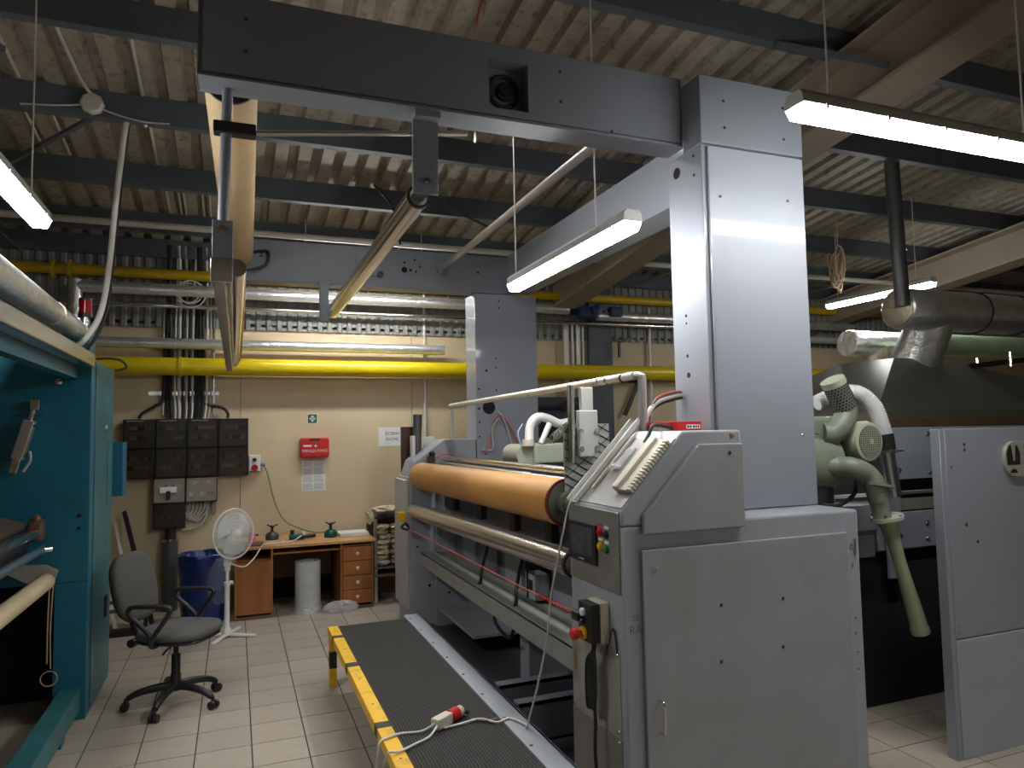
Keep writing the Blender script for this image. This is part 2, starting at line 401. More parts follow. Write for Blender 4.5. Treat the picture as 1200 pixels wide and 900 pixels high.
# ================================================================= GANTRY MACHINE
G = thing('gantry_machine', 'large grey gantry coating machine with orange roller and two tall columns', 'machine', (1.515, 2.65, 0))
cab = box(1.515, 2.83, 2.65, 3.15, 0, 1.357).build('side_cabinet', PAINT, G, bevel=.012)
dr = box(1.60, 2.735, 2.628, 2.65, .06, 1.255).build('cabinet_door', DOORM, G, bevel=.004)
MB().tube([(1.66, 2.628, .505), (1.66, 2.60, .505), (1.66, 2.59, .52), (1.66, 2.59, .62), (1.66, 2.60, .635), (1.66, 2.628, .635)], .005, 8, 3).build('door_handle', CHROME, dr)
MB().lathe([(.011, 0), (.011, .004), (.006, .004), (.006, .001)], (1.655, 2.628, 1.17), (0, -1, 0)).build('door_lock', STEEL, dr)
for p in [(1.99, .99), (2.33, .985), (1.98, .75), (2.32, .77)]: inst(SCREWD, 'screw', (p[0], 2.628, p[1]), dr)
for p in [(2.775, 1.19), (2.775, 1.1), (2.78, .84), (2.78, .77), (2.785, .68), (2.785, .60)]: inst(SCREW, 'screw', (p[0], 2.65, p[1]), cab)
box(2.79, 2.80, 2.643, 2.65, 1.14, 1.22).build('hinge', STEEL, cab)
con = MB().prism([(1.515, 1.357), (1.515, 1.421), (1.836, 1.756), (2.15, 1.756), (2.16, 1.357)], 'y', 2.65, 3.10).build('console', PAINT, G, bevel=.010)
cc = MB().prism([(1.604, 1.322), (1.611, 1.404), (1.896, 1.698), (2.137, 1.696), (2.133, 1.322)], 'y', 2.62, 2.65).build('console_cover', DOORM, G, bevel=.006)
inst(SCREWD, 'screw', (2.06, 2.62, 1.655), cc)
MB().lathe([(.012, 0), (.012, .003), (.007, .006)], (2.10, 2.65, 1.735), (0, -1, 0)).build('cap', mat('copper', (.6, .35, .22), .35, .6), con)
sd = Vector((.321, 0, .335)).normalized(); sn = Vector((-.335, 0, .321)).normalized(); SP = Vector((1.515, 0, 1.421))
SM = Matrix((sd, Vector((0, 1, 0)), sn)).transposed()
def slope(u, y, h=0.): return SP + sd * u + Vector((0, y, 0)) + sn * h
MB().obox(slope(.215, 2.875, .002), (.40, .43, .004), SM).build('console_plate', PLATE, con)
# control panel
cp = box(1.506, 1.515, 2.665, 3.135, 1.075, 1.415).build('control_panel', PLATE, G, bevel=.002)
sc = box(1.492, 1.506, 2.85, 3.12, 1.165, 1.342).build('touch_screen', DARK, cp, bevel=.003)
box(1.4905, 1.492, 2.875, 3.095, 1.195, 1.325).build('display', SCREEN, cp)
box(1.4915, 1.492, 2.96, 3.01, 1.175, 1.181).build('screen_logo', PAPERG, cp)
for (y, z, m) in [(2.82, 1.318, RED), (2.765, 1.312, DARK), (2.82, 1.255, YELS), (2.765, 1.248, mat('green_button', (.01, .16, .06), .3))]:
    b = MB().lathe([(.019, 0), (.019, .005), (.014, .006), (.014, .012), (.011, .015)], (1.506, y, z), (-1, 0, 0)).build('push_button', m, cp)
    box(1.5045, 1.506, y - .018, y + .018, z + .024, z + .036).build('button_tag', WHITE if m is not RED else RED, b)
for (y, z) in [(2.68, 1.40), (2.68, 1.09), (2.68, 1.12)]: inst(SCREWX, 'screw', (1.506, y, z), cp)
# lower side plates and stop box
box(1.511, 1.515, 2.69, 3.145, .475, .835).build('stained_plate', WORN, G, bevel=.001)
box(1.509, 1.515, 2.69, 3.145, .02, .468).build('kick_plate', mat('brown_plate', (.27, .245, .21), .4, .2, .12, 4), G, bevel=.001)
for z in (.815, .5, .455): inst(SCREWX, 'screw', (1.51, 2.705, z), G)
sb = box(1.472, 1.515, 2.775, 2.90, .845, 1.02).build('stop_box', CREAM, G, bevel=.006)
box(1.425, 1.471, 2.778, 2.897, .85, 1.015).build('box_cover', DARK, sb, bevel=.003)
MB().lathe([(.028, 0), (.028, .012)], (1.425, 2.845, .885), (-1, 0, 0)).build('yellow_collar', YELS, sb)
MB().lathe([(.012, 0), (.012, .02), (.024, .022), (.026, .045), (.02, .05)], (1.413, 2.845, .885), (-1, 0, 0)).build('stop_button', RED, sb)
MB().lathe([(.017, 0), (.017, .012), (.012, .015)], (1.425, 2.845, .975), (-1, 0, 0)).build('push_button', WHITE, sb)
MB().lathe([(.014, 0), (.014, .014), (.010, .018)], (1.425, 2.845, .935), (-1, 0, 0)).build('push_button', GLASSD, sb)
box(1.40, 1.43, 2.86, 2.92, .93, .97).build('switch_head', DARK, sb, bevel=.004)
lp = MB()
for k in range(5):
    a = .02 * k
    lp.tube([(1.47, 2.82 + a * .3, .845), (1.465, 2.83 + a * .2, .80), (1.46, 2.815 + a, .74), (1.46, 2.82 + a, .62 - .012 * k), (1.465, 2.845 + a * .5, .55), (1.46, 2.85 + a * .3, .62), (1.46, 2.84 + a * .4, .74)], .0075, 6, 5)
lp.tube([(1.465, 2.84, .78), (1.46, 2.83, .6), (1.465, 2.835, .5), (1.455, 2.825, .42), (1.46, 2.83, .32), (1.465, 2.82, .2), (1.47, 2.80, .02)], .008, 8, 5)
lp.build('cable_bundle', CABLE, G)
tube([(1.49, 2.76, .845), (1.48, 2.75, .81), (1.49, 2.74, .86), (1.505, 2.73, .92), (1.508, 2.71, .87), (1.508, 2.705, .82)], .004, 6).build('cable', CABLE, G)
text('28', 'chalk_mark', CHALK, G, (1.57, 2.6498, .975), .035, (math.pi / 2, 0, 0), .0003)
text('RA', 'chalk_mark', CHALK, G, (1.57, 2.6498, .925), .05, (math.pi / 2, 0, 0), .0003)
# near column
c1 = box(2.18, 2.81, 2.905, 3.2, 1.357, 3.2).build('column', PAINTC, G, bevel=.005)
box(2.205, 2.815, 2.885, 2.905, 1.36, 3.188).build('column_cover', PAINTC, c1, bevel=.006)
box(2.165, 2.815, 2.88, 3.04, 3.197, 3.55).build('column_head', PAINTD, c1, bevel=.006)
for p in [(2.31, 3.43), (2.69, 3.45), (2.31, 3.29), (2.69, 3.28)]: inst(SCREWD, 'screw', (p[0], 2.88, p[1]), c1)
for p in [(2.27, 2.93), (2.70, 2.95), (2.73, 1.72)]: inst(SCREW, 'screw', (p[0], 2.885, p[1]), c1)
for (y, z, r) in [(3.12, 3.12, .03), (2.97, 3.16, .008), (2.97, 3.06, .008), (3.08, 2.14, .009), (3.075, 2.04, .014), (3.08, 2.35, .008), (3.08, 2.31, .006)]:
    hole('hole', (2.18, y, z), r, 'x', c1)
box(2.81, 2.95, 2.99, 2.995, 1.72, 1.725).build('hook', STEEL, c1)
# near beam: hollow window in it
b1 = MB()
wx0, wx1, wz0, wz1 = 1.10, 1.30, 3.29, 3.525
for a in [(-.15, wx0, 3.06, 3.2, 3.24, 3.61), (wx1, 2.18, 3.06, 3.2, 3.24, 3.61)]: b1.box(*a)
b1.box(wx0, wx1, 3.06, 3.2, 3.24, wz0); b1.box(wx0, wx1, 3.06, 3.2, wz1, 3.61); b1.box(wx0, wx1, 3.13, 3.2, wz0, wz1)
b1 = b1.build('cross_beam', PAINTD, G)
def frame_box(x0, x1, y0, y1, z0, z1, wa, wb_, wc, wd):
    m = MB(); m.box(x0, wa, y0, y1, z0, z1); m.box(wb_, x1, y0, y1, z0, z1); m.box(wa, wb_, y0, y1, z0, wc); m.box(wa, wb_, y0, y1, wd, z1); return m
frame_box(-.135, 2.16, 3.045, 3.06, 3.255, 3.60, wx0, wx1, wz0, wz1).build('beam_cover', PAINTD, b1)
box(-.15, 2.18, 3.04, 3.2, 3.232, 3.24).build('beam_flange', PAINTD, b1)
MB().torus((1.2, 3.125, 3.41), (0, 1, 0), .075, .012).build('bearing_ring', DARK, b1)
MB().lathe([(.045, 0), (.045, .02), (.03, .022), (.03, .035), (.012, .036)], (1.205, 3.13, 3.41), (0, -1, 0)).build('bearing', DARK, b1)
for p in [(-.02 + .05, 3.5), (.03, 3.36), (1.47, 3.52), (1.47, 3.37), (1.75, 3.26)]: inst(SCREWD, 'screw', (p[0], 3.045, p[1]), b1)
box(-.155, -.15, 3.05, 3.2, 3.24, 3.60).build('beam_end', CHROME, b1)
# far side frame, column, beam
fc = box(1.505, 2.83, 6.5, 7.0, 0, 1.357).build('side_cabinet', PAINT, G, bevel=.01)
for (x, z, r) in [(1.62, .57, .02), (1.78, .76, .012), (1.57, .98, .012), (1.57, .72, .01), (1.70, .55, .014), (1.68, .36, .014), (1.92, .5, .012), (2.0, .7, .01), (2.2, .55, .012), (2.35, .42, .01)]:
    hole('hole', (x, 6.5, z), r, 'y', fc)
fcon = MB().prism([(1.515, 1.357), (1.56, 1.5), (1.836, 1.70), (2.15, 1.70), (2.16, 1.357)], 'y', 6.5, 6.95).build('console', PAINT, G, bevel=.008)
box(1.47, 1.505, 6.55, 7.02, .16, 1.33).build('side_cover', mat('pale_grey_paint', (.42, .43, .42), .45), G, bevel=.006)
c2 = box(2.16, 2.81, 6.5, 6.8, 1.357, 3.115).build('column', PAINTC, G, bevel=.005)
for (x, z, r) in [(2.29, 2.0, .065), (2.27, 2.36, .013), (2.37, 2.39, .008), (2.37, 2.48, .009), (2.41, 2.98, .009), (2.41, 3.05, .009), (2.19, 2.18, .01), (2.37, 2.17, .009), (2.19, 1.99, .012), (2.19, 1.86, .009), (2.32, 1.80, .009), (2.19, 1.72, .009), (2.25, 1.55, .009), (2.30, 1.46, .009), (2.34, 1.46, .007), (2.44, 1.43, .009), (2.48, 1.43, .009)]:
    hole('hole', (x, 6.5, z), r, 'y', c2)
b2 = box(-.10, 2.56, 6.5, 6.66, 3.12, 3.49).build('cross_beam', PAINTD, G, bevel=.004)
for (x, z, r) in [(.20, 3.37, .012), (.20, 3.34, .010), (1.47, 3.37, .01), (1.57, 3.40, .01), (1.62, 3.34, .01), (1.47, 3.30, .028), (1.53, 3.30, .014), (1.58, 3.29, .01), (1.9, 3.42, .012), (2.2, 3.32, .012)]:
    hole('hole', (x, 6.5, z), r, 'y', b2)
MB().lathe([(.14, 0), (.14, .02), (.12, .025)], (1.16, 6.5, 3.36), (0, -1, 0), 28).build('bearing_cover', PAINTD, b2)
MB().lathe([(.03, 0), (.03, .03)], (1.24, 6.5, 3.24), (0, -1, 0)).build('stub', DARK, b2)
MB().lathe([(.05, 0), (.05, .06), (.03, .07)], (.0, 6.5, 3.35), (0, -1, 0)).build('stub', DARK, b2)
lb = box(2.50, 2.73, 3.2, 6.5, 3.13, 3.50).build('side_beam', PAINTC, G, bevel=.003)
box(2.492, 2.5, 3.2, 6.5, 3.13, 3.15).build('beam_lip', PAINTC, lb)
# overhead rollers and rods
cyl((1.83, 3.2, 3.33), (1.83, 6.47, 3.33), .028).build('tie_rod', mat('pink_grey_rod', (.42, .37, .35), .4, .4), G)
MB().lathe([(.05, 0), (.05, .03), (.035, .035)], (1.83, 6.5, 3.33), (0, -1, 0)).build('rod_flange', PAINTD, G)
r2 = cyl((.79, 3.19, 2.87), (.79, 6.32, 2.84), .055, n=28).build('guide_roller', CHROME, G)
MB()._ring(V(.79, 3.175, 2.87), V(0, 1, 0), .056, .012, .02, 28).build('roller_end', DARK, r2)
cyl((.79, 3.12, 2.87), (.79, 3.2, 2.87), .03).build('axle', STEEL, r2)
hp = box(.745, .865, 3.10, 3.12, 2.86, 3.20).build('hanger_plate', PAINTD, G, bevel=.003)
box(.745, .865, 3.05, 3.12, 3.20, 3.232).build('hanger_foot', PAINTD, hp, bevel=.003)
for p in [(.81, 2.92)]: inst(BOLT, 'bolt', (p[0], 3.10, p[1]), hp)
box(.68, .76, 6.36, 6.40, 2.76, 3.12).build('hanger_plate', PAINTD, G, bevel=.003)
pr_ = cyl((-.03, 3.24, 3.325), (.02, 6.44, 3.34), .112, n=32).build('fabric_roller', TAN, G)
MB()._ring(V(-.03, 3.225, 3.325), V(0, 1, 0), .113, .02, .015, 30).build('roller_end', DARK, pr_)
cyl((-.03, 3.2, 3.325), (-.03, 3.25, 3.325), .092).build('axle', STEEL, pr_)
ar = cyl((-.04, 3.14, 3.23), (-.055, 3.14, 2.63), .022).build('hanger_arm', PAINTD, G)
box(-.095, .075, 3.11, 3.17, 3.035, 3.085).build('arm_clamp', DARK, ar, bevel=.006)
box(-.095, -.015, 3.105, 3.16, 2.50, 2.66).build('arm_head', PAINTD, ar, bevel=.004)
box(-.10, -.015, 3.10, 3.15, 2.40, 2.50).build('arm_block', STEEL, ar, bevel=.004)
for z in (2.62, 2.47): inst(BOLT, 'bolt', (-.055, 3.10, z), ar)
cyl((.06, 3.15, 3.06), (1.02, 3.15, 3.19), .012, n=10).build('cross_rod', STEEL, G)
r3 = cyl((.0, 3.14, 2.47), (-.015, 6.40, 2.40), .038, n=24).build('guide_roller', CHROME, G)
MB().bar((-.068, 3.15, 2.43), (-.05, 6.40, 2.33), .05, .035).build('roller_bar', STEEL, G, bevel=.006)
MB().ball((-.055, 4.6, 2.42), .02, .03, .02).build('red_tape', mat('pink_tape', (.45, .12, .12), .6), G)
tube([(.10, 6.5, 3.36), (.25, 6.48, 3.38), (.24, 6.46, 3.26), (.12, 6.44, 3.2), (.02, 6.42, 3.18)], .012, 8).build('cable', CABLE, G)
tube([(.07, 6.46, 3.25), (.06, 6.0, 2.9), (.045, 6.1, 2.6), (.03, 6.35, 2.42), (-.01, 6.42, 2.36)], .008, 6).build('amber_wire', AMBER, G)
# main rollers between the frames
orr = cyl((1.60, 3.36, 1.395), (1.60, 6.42, 1.37), .122, n=48).build('orange_roller', ORANGE, G)
MB()._ring(V(1.60, 3.35, 1.395), V(0, 1, 0), .1235, .012, .012, 48).build('red_rim', mat('dark_red_rim', (.17, .02, .015), .4), orr)
MB().lathe([(.108, 0), (.108, .012), (.06, .014), (.06, .07), (.045, .075), (.045, .18)], (1.60, 3.362, 1.395), (0, -1, 0), 32).build('roller_hub', mat('olive_steel', (.16, .17, .12), .4, .5, .1), orr)
sr = cyl((1.56, 3.2, 1.11), (1.545, 6.48, 1.055), .068, n=40).build('steel_roller', STEEL, G)
MB()._ring(V(1.56, 3.185, 1.11), V(0, 1, 0), .069, .014, .02, 40).build('roller_end', DARK, sr)
cyl((1.56, 3.13, 1.11), (1.56, 3.2, 1.11), .035).build('axle', STEEL, sr)
cyl((1.86, 3.12, 1.52), (1.86, 6.5, 1.52), .03).build('back_rod', CHROME, G)
cyl((1.80, 3.12, 1.475), (1.80, 6.5, 1.475), .02).build('back_rod', STEEL, G)
cyl((1.76, 3.15, 1.24), (1.76, 6.5, 1.22), .018).build('drive_shaft', STEEL, G)
for y in (3.9, 4.5, 5.2, 5.9):
    box(1.73, 1.79, y - .04, y + .04, 1.10, 1.26).build('shaft_bracket', DARK, G, bevel=.006)
box(1.83, 1.90, 3.15, 6.5, 1.08, 1.30).build('inner_beam', GREYB, G)
box(1.90, 1.93, 3.15, 6.5, .55, 1.10).build('inner_panel', PAINTD, G)
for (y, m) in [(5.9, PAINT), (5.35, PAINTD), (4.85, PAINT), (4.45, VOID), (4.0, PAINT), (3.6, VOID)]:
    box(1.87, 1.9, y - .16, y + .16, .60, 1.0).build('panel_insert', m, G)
tb = MB(); tb.box(1.60, 1.62, 3.15, 6.5, .55, .67); tb.box(1.60, 1.86, 3.15, 6.5, .66, .675); tb.build('tie_beam', mat('green_grey_paint', (.30, .31, .27), .42, .1, .08), G)
for (y, zt) in [(5.2, 1.02), (4.5, 1.0)]:
    tube([(1.84, y, zt), (1.80, y + .02, .86), (1.72, y - .1, .74), (1.66, y - .25, .70), (1.63, y - .28, .66)], .013, 8).build('black_hose', CABLE, G)
tube([(1.76, 4.3, 1.0), (1.76, 4.3, .70)], .010, 8, 1).build('black_hose', CABLE, G)
tube([(1.68, 4.75, .60), (1.68, 4.7, .45), (1.70, 4.5, .40), (1.70, 4.4, .50)], .012, 8).build('black_hose', CABLE, G)
box(1.76, 1.86, 4.18, 4.34, .70, .86).build('valve_box', PAINT, G, bevel=.004)
box(1.755, 1.76, 4.22, 4.30, .76, .82).build('valve_window', DARK, G)
box(1.80, 1.90, 4.40, 4.56, .03, .67).build('support_post', PAINT, G, bevel=.004)
box(1.74, 2.3, 5.4, 6.5, .15, .18).build('base_plate', PAINT, G, bevel=.003)
fp = box(1.72, 2.3, 6.40, 6.5, 0, .93).build('frame_step', PAINT, G, bevel=.003)
for (x, z) in [(1.80, .6), (1.86, .42), (1.95, .66), (2.06, .5), (2.15, .36), (1.84, .3)]: hole('hole', (x, 6.40, z), .011, 'y', fp)
for y0 in (3.62, 3.92):
    m = MB(); m.box(1.42, 2.3, y0, y0 + .018, .10, .31); m.box(1.42, 2.3, y0, y0 + .09, .295, .31); m.box(1.42, 2.3, y0, y0 + .09, .10, .115)
    m.build('base_channel', PAINTD, G)
box(2.3, 2.36, 3.15, 6.5, 0, 1.2).build('rear_panel', PAINTD, G)
box(1.40, 2.3, 3.15, 6.5, .0, .012).build('sump_tray', GREYB, G)
# red trip wire along the front
rw = tube([(1.47, 6.45, .90), (1.455, 5, .915), (1.45, 3.75, .925), (1.45, 3.35, .93), (1.43, 2.93, .95)], .004, 6, 3).build('trip_wire', REDW, G)
for k in range(9):
    t = 3.05 + .04 * k
    MB().torus((1.45, t, .93), (.3, 1, .2), .010, .003, 10, 5).build('wire_coil', RED, rw)
tube([(1.47, 6.44, .92), (1.44, 6.42, .95), (1.40, 6.4, .92), (1.45, 6.38, .90), (1.47, 6.42, .915)], .012, 8).build('wire_spring', CABLE, rw)
box(1.40, 1.47, 6.52, 6.60, .96, 1.04).build('yellow_switch', YELS, G, bevel=.006)
# rail joining the consoles
rl = MB(); rl.tube([(1.86, 6.35, 2.01), (1.87, 3.10, 2.035)], .022, 12, 1).build('rail_tube', CREAMP, G)
box(1.845, 1.885, 6.33, 6.37, 1.70, 2.015).build('rail_post', CREAMP, G, bevel=.008)
MB().tube([(1.87, 3.09, 2.035), (1.885, 3.065, 2.03), (1.89, 3.06, 2.0), (1.89, 3.06, 1.75)], .022, 12, 4).build('rail_post', mat('pale_grey_tube', (.42, .40, .38), .35, .4), G)
for y in (3.2, 3.36, 3.45): MB()._ring(V(1.87, y, 2.034), V(0, 1, 0), .026, .007, .015, 16).build('rail_clamp', DARK if y < 3.25 else STEEL, G)
# anti-slip plate and white bracket beside the console
tp = box(1.585, 1.85, 3.34, 3.35, 1.36, 1.80).build('grip_plate', mat('grey_white_grip', (.50, .50, .46), .6), G)
def clip_line(px, pz, dx, dz, x0=1.587, x1=1.848, z0=1.362, z1=1.798):
    t0, t1 = -9., 9.
    for p, d, a, b in ((px, dx, x0, x1), (pz, dz, z0, z1)):
        u, v = sorted(((a - p) / d, (b - p) / d)); t0, t1 = max(t0, u), min(t1, v)
    return ((px + dx * t0, pz + dz * t0), (px + dx * t1, pz + dz * t1)) if t1 - t0 > .02 else None
for k in range(24):
    c = clip_line(1.585, 1.36 + .045 * k, 1, -.55)
    if c: MB().bar((c[0][0], 3.338, c[0][1]), (c[1][0], 3.338, c[1][1]), .004, .004, (0, 1, 0)).build('grip_bar', VOID, tp)
for k in range(-10, 12):
    c = clip_line(1.585, 1.36 + .08 * k, 1, .8)
    if c: MB().bar((c[0][0], 3.338, c[0][1]), (c[1][0], 3.338, c[1][1]), .003, .003, (0, 1, 0)).build('grip_bar', GREYB, tp)
wbk = box(1.655, 1.765, 3.30, 3.337, 1.63, 1.87).build('white_bracket', WHITE, G, bevel=.006)
box(1.675, 1.745, 3.31, 3.337, 1.87, 1.99).build('bracket_arm', WHITE, wbk, bevel=.004)
for p in [(1.665, 1.67), (1.755, 1.67), (1.665, 1.76), (1.755, 1.76)]: inst(BOLT, 'bolt', (p[0], 3.30, p[1]), wbk)
cyl((1.62, 3.32, 1.60), (1.62, 3.32, 2.0), .018).build('bracket_pole', STEEL, wbk)
# far end posts
cyl((1.66, 6.9, 1.30), (1.68, 6.9, 1.95), .045, n=16).build('vertical_tube', DUCTG, G)
box(1.73, 1.84, 6.86, 6.88, 1.33, 1.73).build('white_plate', WHITE, G, bevel=.004)
box(1.60, 1.63, 6.80, 6.9, 1.32, 1.74).build('white_plate', WHITE, G, bevel=.004)
# loose wires on the far column
for (pts, m) in [([(2.20, 6.47, 1.58), (2.27, 6.47, 1.62), (2.33, 6.47, 1.85), (2.40, 6.47, 1.92), (2.5, 6.47, 1.8), (2.6, 6.47, 1.58), (2.64, 6.47, 1.5)], REDW),
                 ([(2.37, 6.48, 1.96), (2.43, 6.47, 1.88), (2.5, 6.47, 1.65), (2.54, 6.46, 1.4)], CABG),
                 ([(2.20, 6.48, 1.6), (2.31, 6.47, 1.6), (2.31, 6.47, 1.8), (2.38, 6.47, 1.9)], CABG)]:
    tube(pts, .007 if m is REDW else .010, 6).build('loose_wire', m, G)
tube([(1.72, 6.44, 1.5), (1.78, 6.42, 1.56), (1.88, 6.42, 1.56), (1.95, 6.44, 1.5)], .006, 6).build('loose_wire', REDW, G)
MB().box(1.66, 1.72, 6.40, 6.46, 1.49, 1.55).ball((1.70, 6.43, 1.57), .03).build('roller_fitting', DARK, G)

# ================================================================= THINGS ON THE CONSOLE
tr = thing('plastic_trough', 'long white plastic channel leaning along the sloped console edge', 'channel', slope(0, 3.09))
def ch(u0, u1, ya, h): 
    M = SM; t = .006
    m = MB(); um = (u0 + u1) / 2; l = u1 - u0
    m.obox(slope(um, ya, h), (l, .075, t), M); m.obox(slope(um, ya - .035, h + .014), (l, t, .02), M); m.obox(slope(um, ya + .035, h + .012), (l, t, .026), M); return m
ch(.0, .53, 3.095, .005).build('channel_body', mat('cloudy_plastic', (.55, .54, .50), .35), tr)
MB().obox(slope(.26, 3.0, .012), (.34, .008, .014), SM).build('rod', CREAMP, tr)
bi = thing('wire_comb_bundle', 'cream toothed comb strip lying on the sloped console plate', 'comb', slope(.1, 2.75))
MB().obox(slope(.245, 2.775, .022), (.30, .055, .036), SM).build('comb_back', CREAM, bi, bevel=.006)
MB().obox(slope(.245, 2.72, .014), (.30, .06, .02), SM).build('comb_strip', CREAM, bi, bevel=.003)
tp_ = proto(MB().obox((0, 0, 0), (.010, .035, .022), SM), 'comb_tooth', CREAM)
for k in range(17): inst(tp_, 'comb_tooth', slope(.105 + k * .0172, 2.676, .016), bi)
tag(MB().obox(slope(.28, 2.93, .010), (.13, .07, .012), SM).ball(slope(.22, 2.94, .02), .03, .035, .02).build('crumpled_wrapper', FILM, bpy.data.objects.new('x', None) if False else None), 'crumpled clear wrapper lying on the sloped console plate', 'wrapper')
tag(MB().tube([slope(.37, 2.83, .026), slope(.42, 2.84, .03), slope(.47, 2.85, .034), (1.90, 2.87, 1.778), (1.94, 2.885, 1.77)], .009, 8).build('black_marker', CABLE), 'black marker bridging the top edge of the console', 'marker')
rb = thing('red_carton', 'flat red and white carton on the console top', 'carton', (2.0, 2.95, 1.757))
box(1.98, 2.12, 2.90, 3.02, 1.757, 1.80).build('carton_body', RED, rb, bevel=.002)
box(2.03, 2.11, 2.898, 2.90, 1.765, 1.785).build('carton_label', PAPER, rb)
for k, (u, w) in enumerate([(2.036, .012), (2.05, .012), (2.068, .014), (2.084, .010), (2.096, .010)]): box(u, u + w - .003, 2.8972, 2.898, 1.770, 1.780).build('print_mark', DARK, rb)
rb2 = thing('red_case', 'red plastic case with pale lower edge beside the red carton', 'case', (1.9, 3.0, 1.757))
box(1.91, 1.99, 2.96, 3.06, 1.757, 1.775).build('case_base', CREAM, rb2, bevel=.002); box(1.90, 2.0, 2.95, 3.07, 1.776, 1.80).build('case_lid', RED, rb2, bevel=.004)
tag(box(2.125, 2.16, 2.95, 3.02, 1.757, 1.785).build('yellow_box', YELS, None, bevel=.003), 'small yellow box between the red carton and the column', 'box')
cb = thing('cable_arch', 'bundle of black and grey cables arching behind the console top', 'cable', (1.95, 3.2, 1.76))
for k, (m, r) in enumerate([(CABLE, .012), (CABG, .014), (CABLE, .010), (REDW, .004)]):
    tube([(1.93 + .01 * k, 3.13, 1.74), (1.95 + .012 * k, 3.14, 1.82 + .01 * k), (2.03, 3.15, 1.89 + .012 * k), (2.12, 3.14, 1.92 + .012 * k), (2.17, 3.13, 1.93 + .01 * k)], r, 8).build('cable', m, cb)
tag(MB().ball((1.975, 3.085, 1.775), .03, .03, .022).build('brass_fitting', mat('brass', (.5, .4, .2), .35, .8)), 'brass fitting at the foot of the cable arch', 'fitting')

# hanging light grey cable to the platform
hc = thing('hanging_cable', 'thin grey cable hanging from the console corner to the platform', 'cable', (1.25, 3.1, .41))
tube([(1.57, 3.13, 1.47), (1.50, 3.11, 1.42), (1.455, 3.10, 1.28), (1.43, 3.10, 1.18), (1.385, 3.10, .99), (1.36, 3.10, .80), (1.31, 3.1, .60), (1.25, 3.1, .415)], .0048, 8).build('cable_run', CABG, hc)

# ================================================================= WORK PLATFORM
PF = thing('work_platform', 'raised work platform with black ribbed mat and yellow edge along the machine', 'platform', (.95, 4.0, 0))
box(.66, 1.19, 2.3, 5.29, .355, .388).build('deck', PAINTD, PF)
m = MB(); x = .69; pf = [(.69, .388)]
while x < 1.18:
    pf += [(x, .398), (x + .003, .402), (x + .008, .402), (x + .011, .398)]; x += .0145
pf += [(1.185, .398), (1.185, .388)]
m.prism(pf, 'y', 2.3, 5.285); m.build('rubber_mat', RUBBER, PF, 0)
edges = [2.3, 3.40, 3.47, 4.34, 4.42, 4.98, 5.04, 5.29]
for k in range(7): box(.62, .69, edges[k], edges[k + 1] - .001, .352, .404).build('edge_strip', YELS if k % 2 == 0 else BLK, PF, bevel=.003)
for y in (5.2, 5.14, 4.7, 4.1, 3.7, 3.05): MB().lathe([(.006, 0), (.006, .003)], (.655, y, .404), (0, 0, 1), 10).build('screw', CHROME, PF)
fl = MB(); fl.box(1.185, 1.30, 2.3, 5.37, .392, .405); fl.box(1.29, 1.302, 2.3, 5.37, .30, .405); fl.build('steel_flange', PAINT, PF)
for k in range(9): MB().lathe([(.009, 0), (.009, .003)], (1.205, 5.25 - .33 * k, .405), (0, 0, 1), 10).build('screw', STEEL, PF)
for y in (5.245,):
    for (z0, z1, mm) in [(0, .13, YELS), (.13, .245, BLK), (.245, .352, YELS)]: box(.625, .675, y - .03, y + .04, z0, z1).build('leg', mm, PF, bevel=.003)
for (x, y) in [(.80, 2.5), (.80, 3.8), (1.15, 5.2), (1.15, 3.8), (1.15, 2.5)]: box(x - .025, x + .025, y - .025, y + .025, 0, .355).build('leg', PAINTD, PF)
# plug
PG = thing('plug_connector', 'white and red cable connector lying on the ribbed mat', 'connector', (.94, 3.32, .404))
a, b = V(.86, 3.265, .43), V(1.03, 3.385, .43); d = (b - a).normalized()
MB().bar(a, a + d * .11, .05, .052).build('white_socket', CREAM, PG, bevel=.008)
cyl(a + d * .11, a + d * .165, .030).build('red_collar', RED, PG)
MB().lathe([(.03, 0), (.026, .012), (.026, .03)], a + d * .165, d).build('clear_end', CREAM, PG)
for k in range(3): cyl(a + d * .19 + V(.006 * k - .004, -.008 * k + .006, .004 * k - .01), a + d * .225 + V(.012 * k - .01, -.010 * k, -.012), .009, n=8).build('prong', DARK, PG)
for (pts) in [[a + V(0, 0, .005), (.80, 3.27, .41), (.71, 3.285, .41), (.645, 3.262, .412), (.605, 3.245, .405), (.595, 3.24, .36), (.585, 3.25, .2), (.59, 3.3, .012)],
              [a + V(.01, -.01, 0), (.82, 3.2, .41), (.74, 3.15, .41), (.66, 3.10, .412), (.608, 3.10, .408), (.595, 3.16, .25), (.59, 3.2, .012)]]:
    tube(pts, .0055, 8).build('lead', CABW, PG)
tube([a + d * .03 + V(.02, -.02, -.02), (1.0, 3.28, .41), (1.09, 3.29, .412), (1.15, 3.22, .411), (1.22, 3.24, .412), (1.26, 3.14, .413), (1.25, 3.1, .413)], .0055, 8).build('lead', CABW, PG)
tube([(1.05, 3.31, .41), (1.11, 3.26, .411), (1.17, 3.26, .411)], .005, 8).build('lead', mat('brown_wire', (.2, .12, .06), .5), PG)

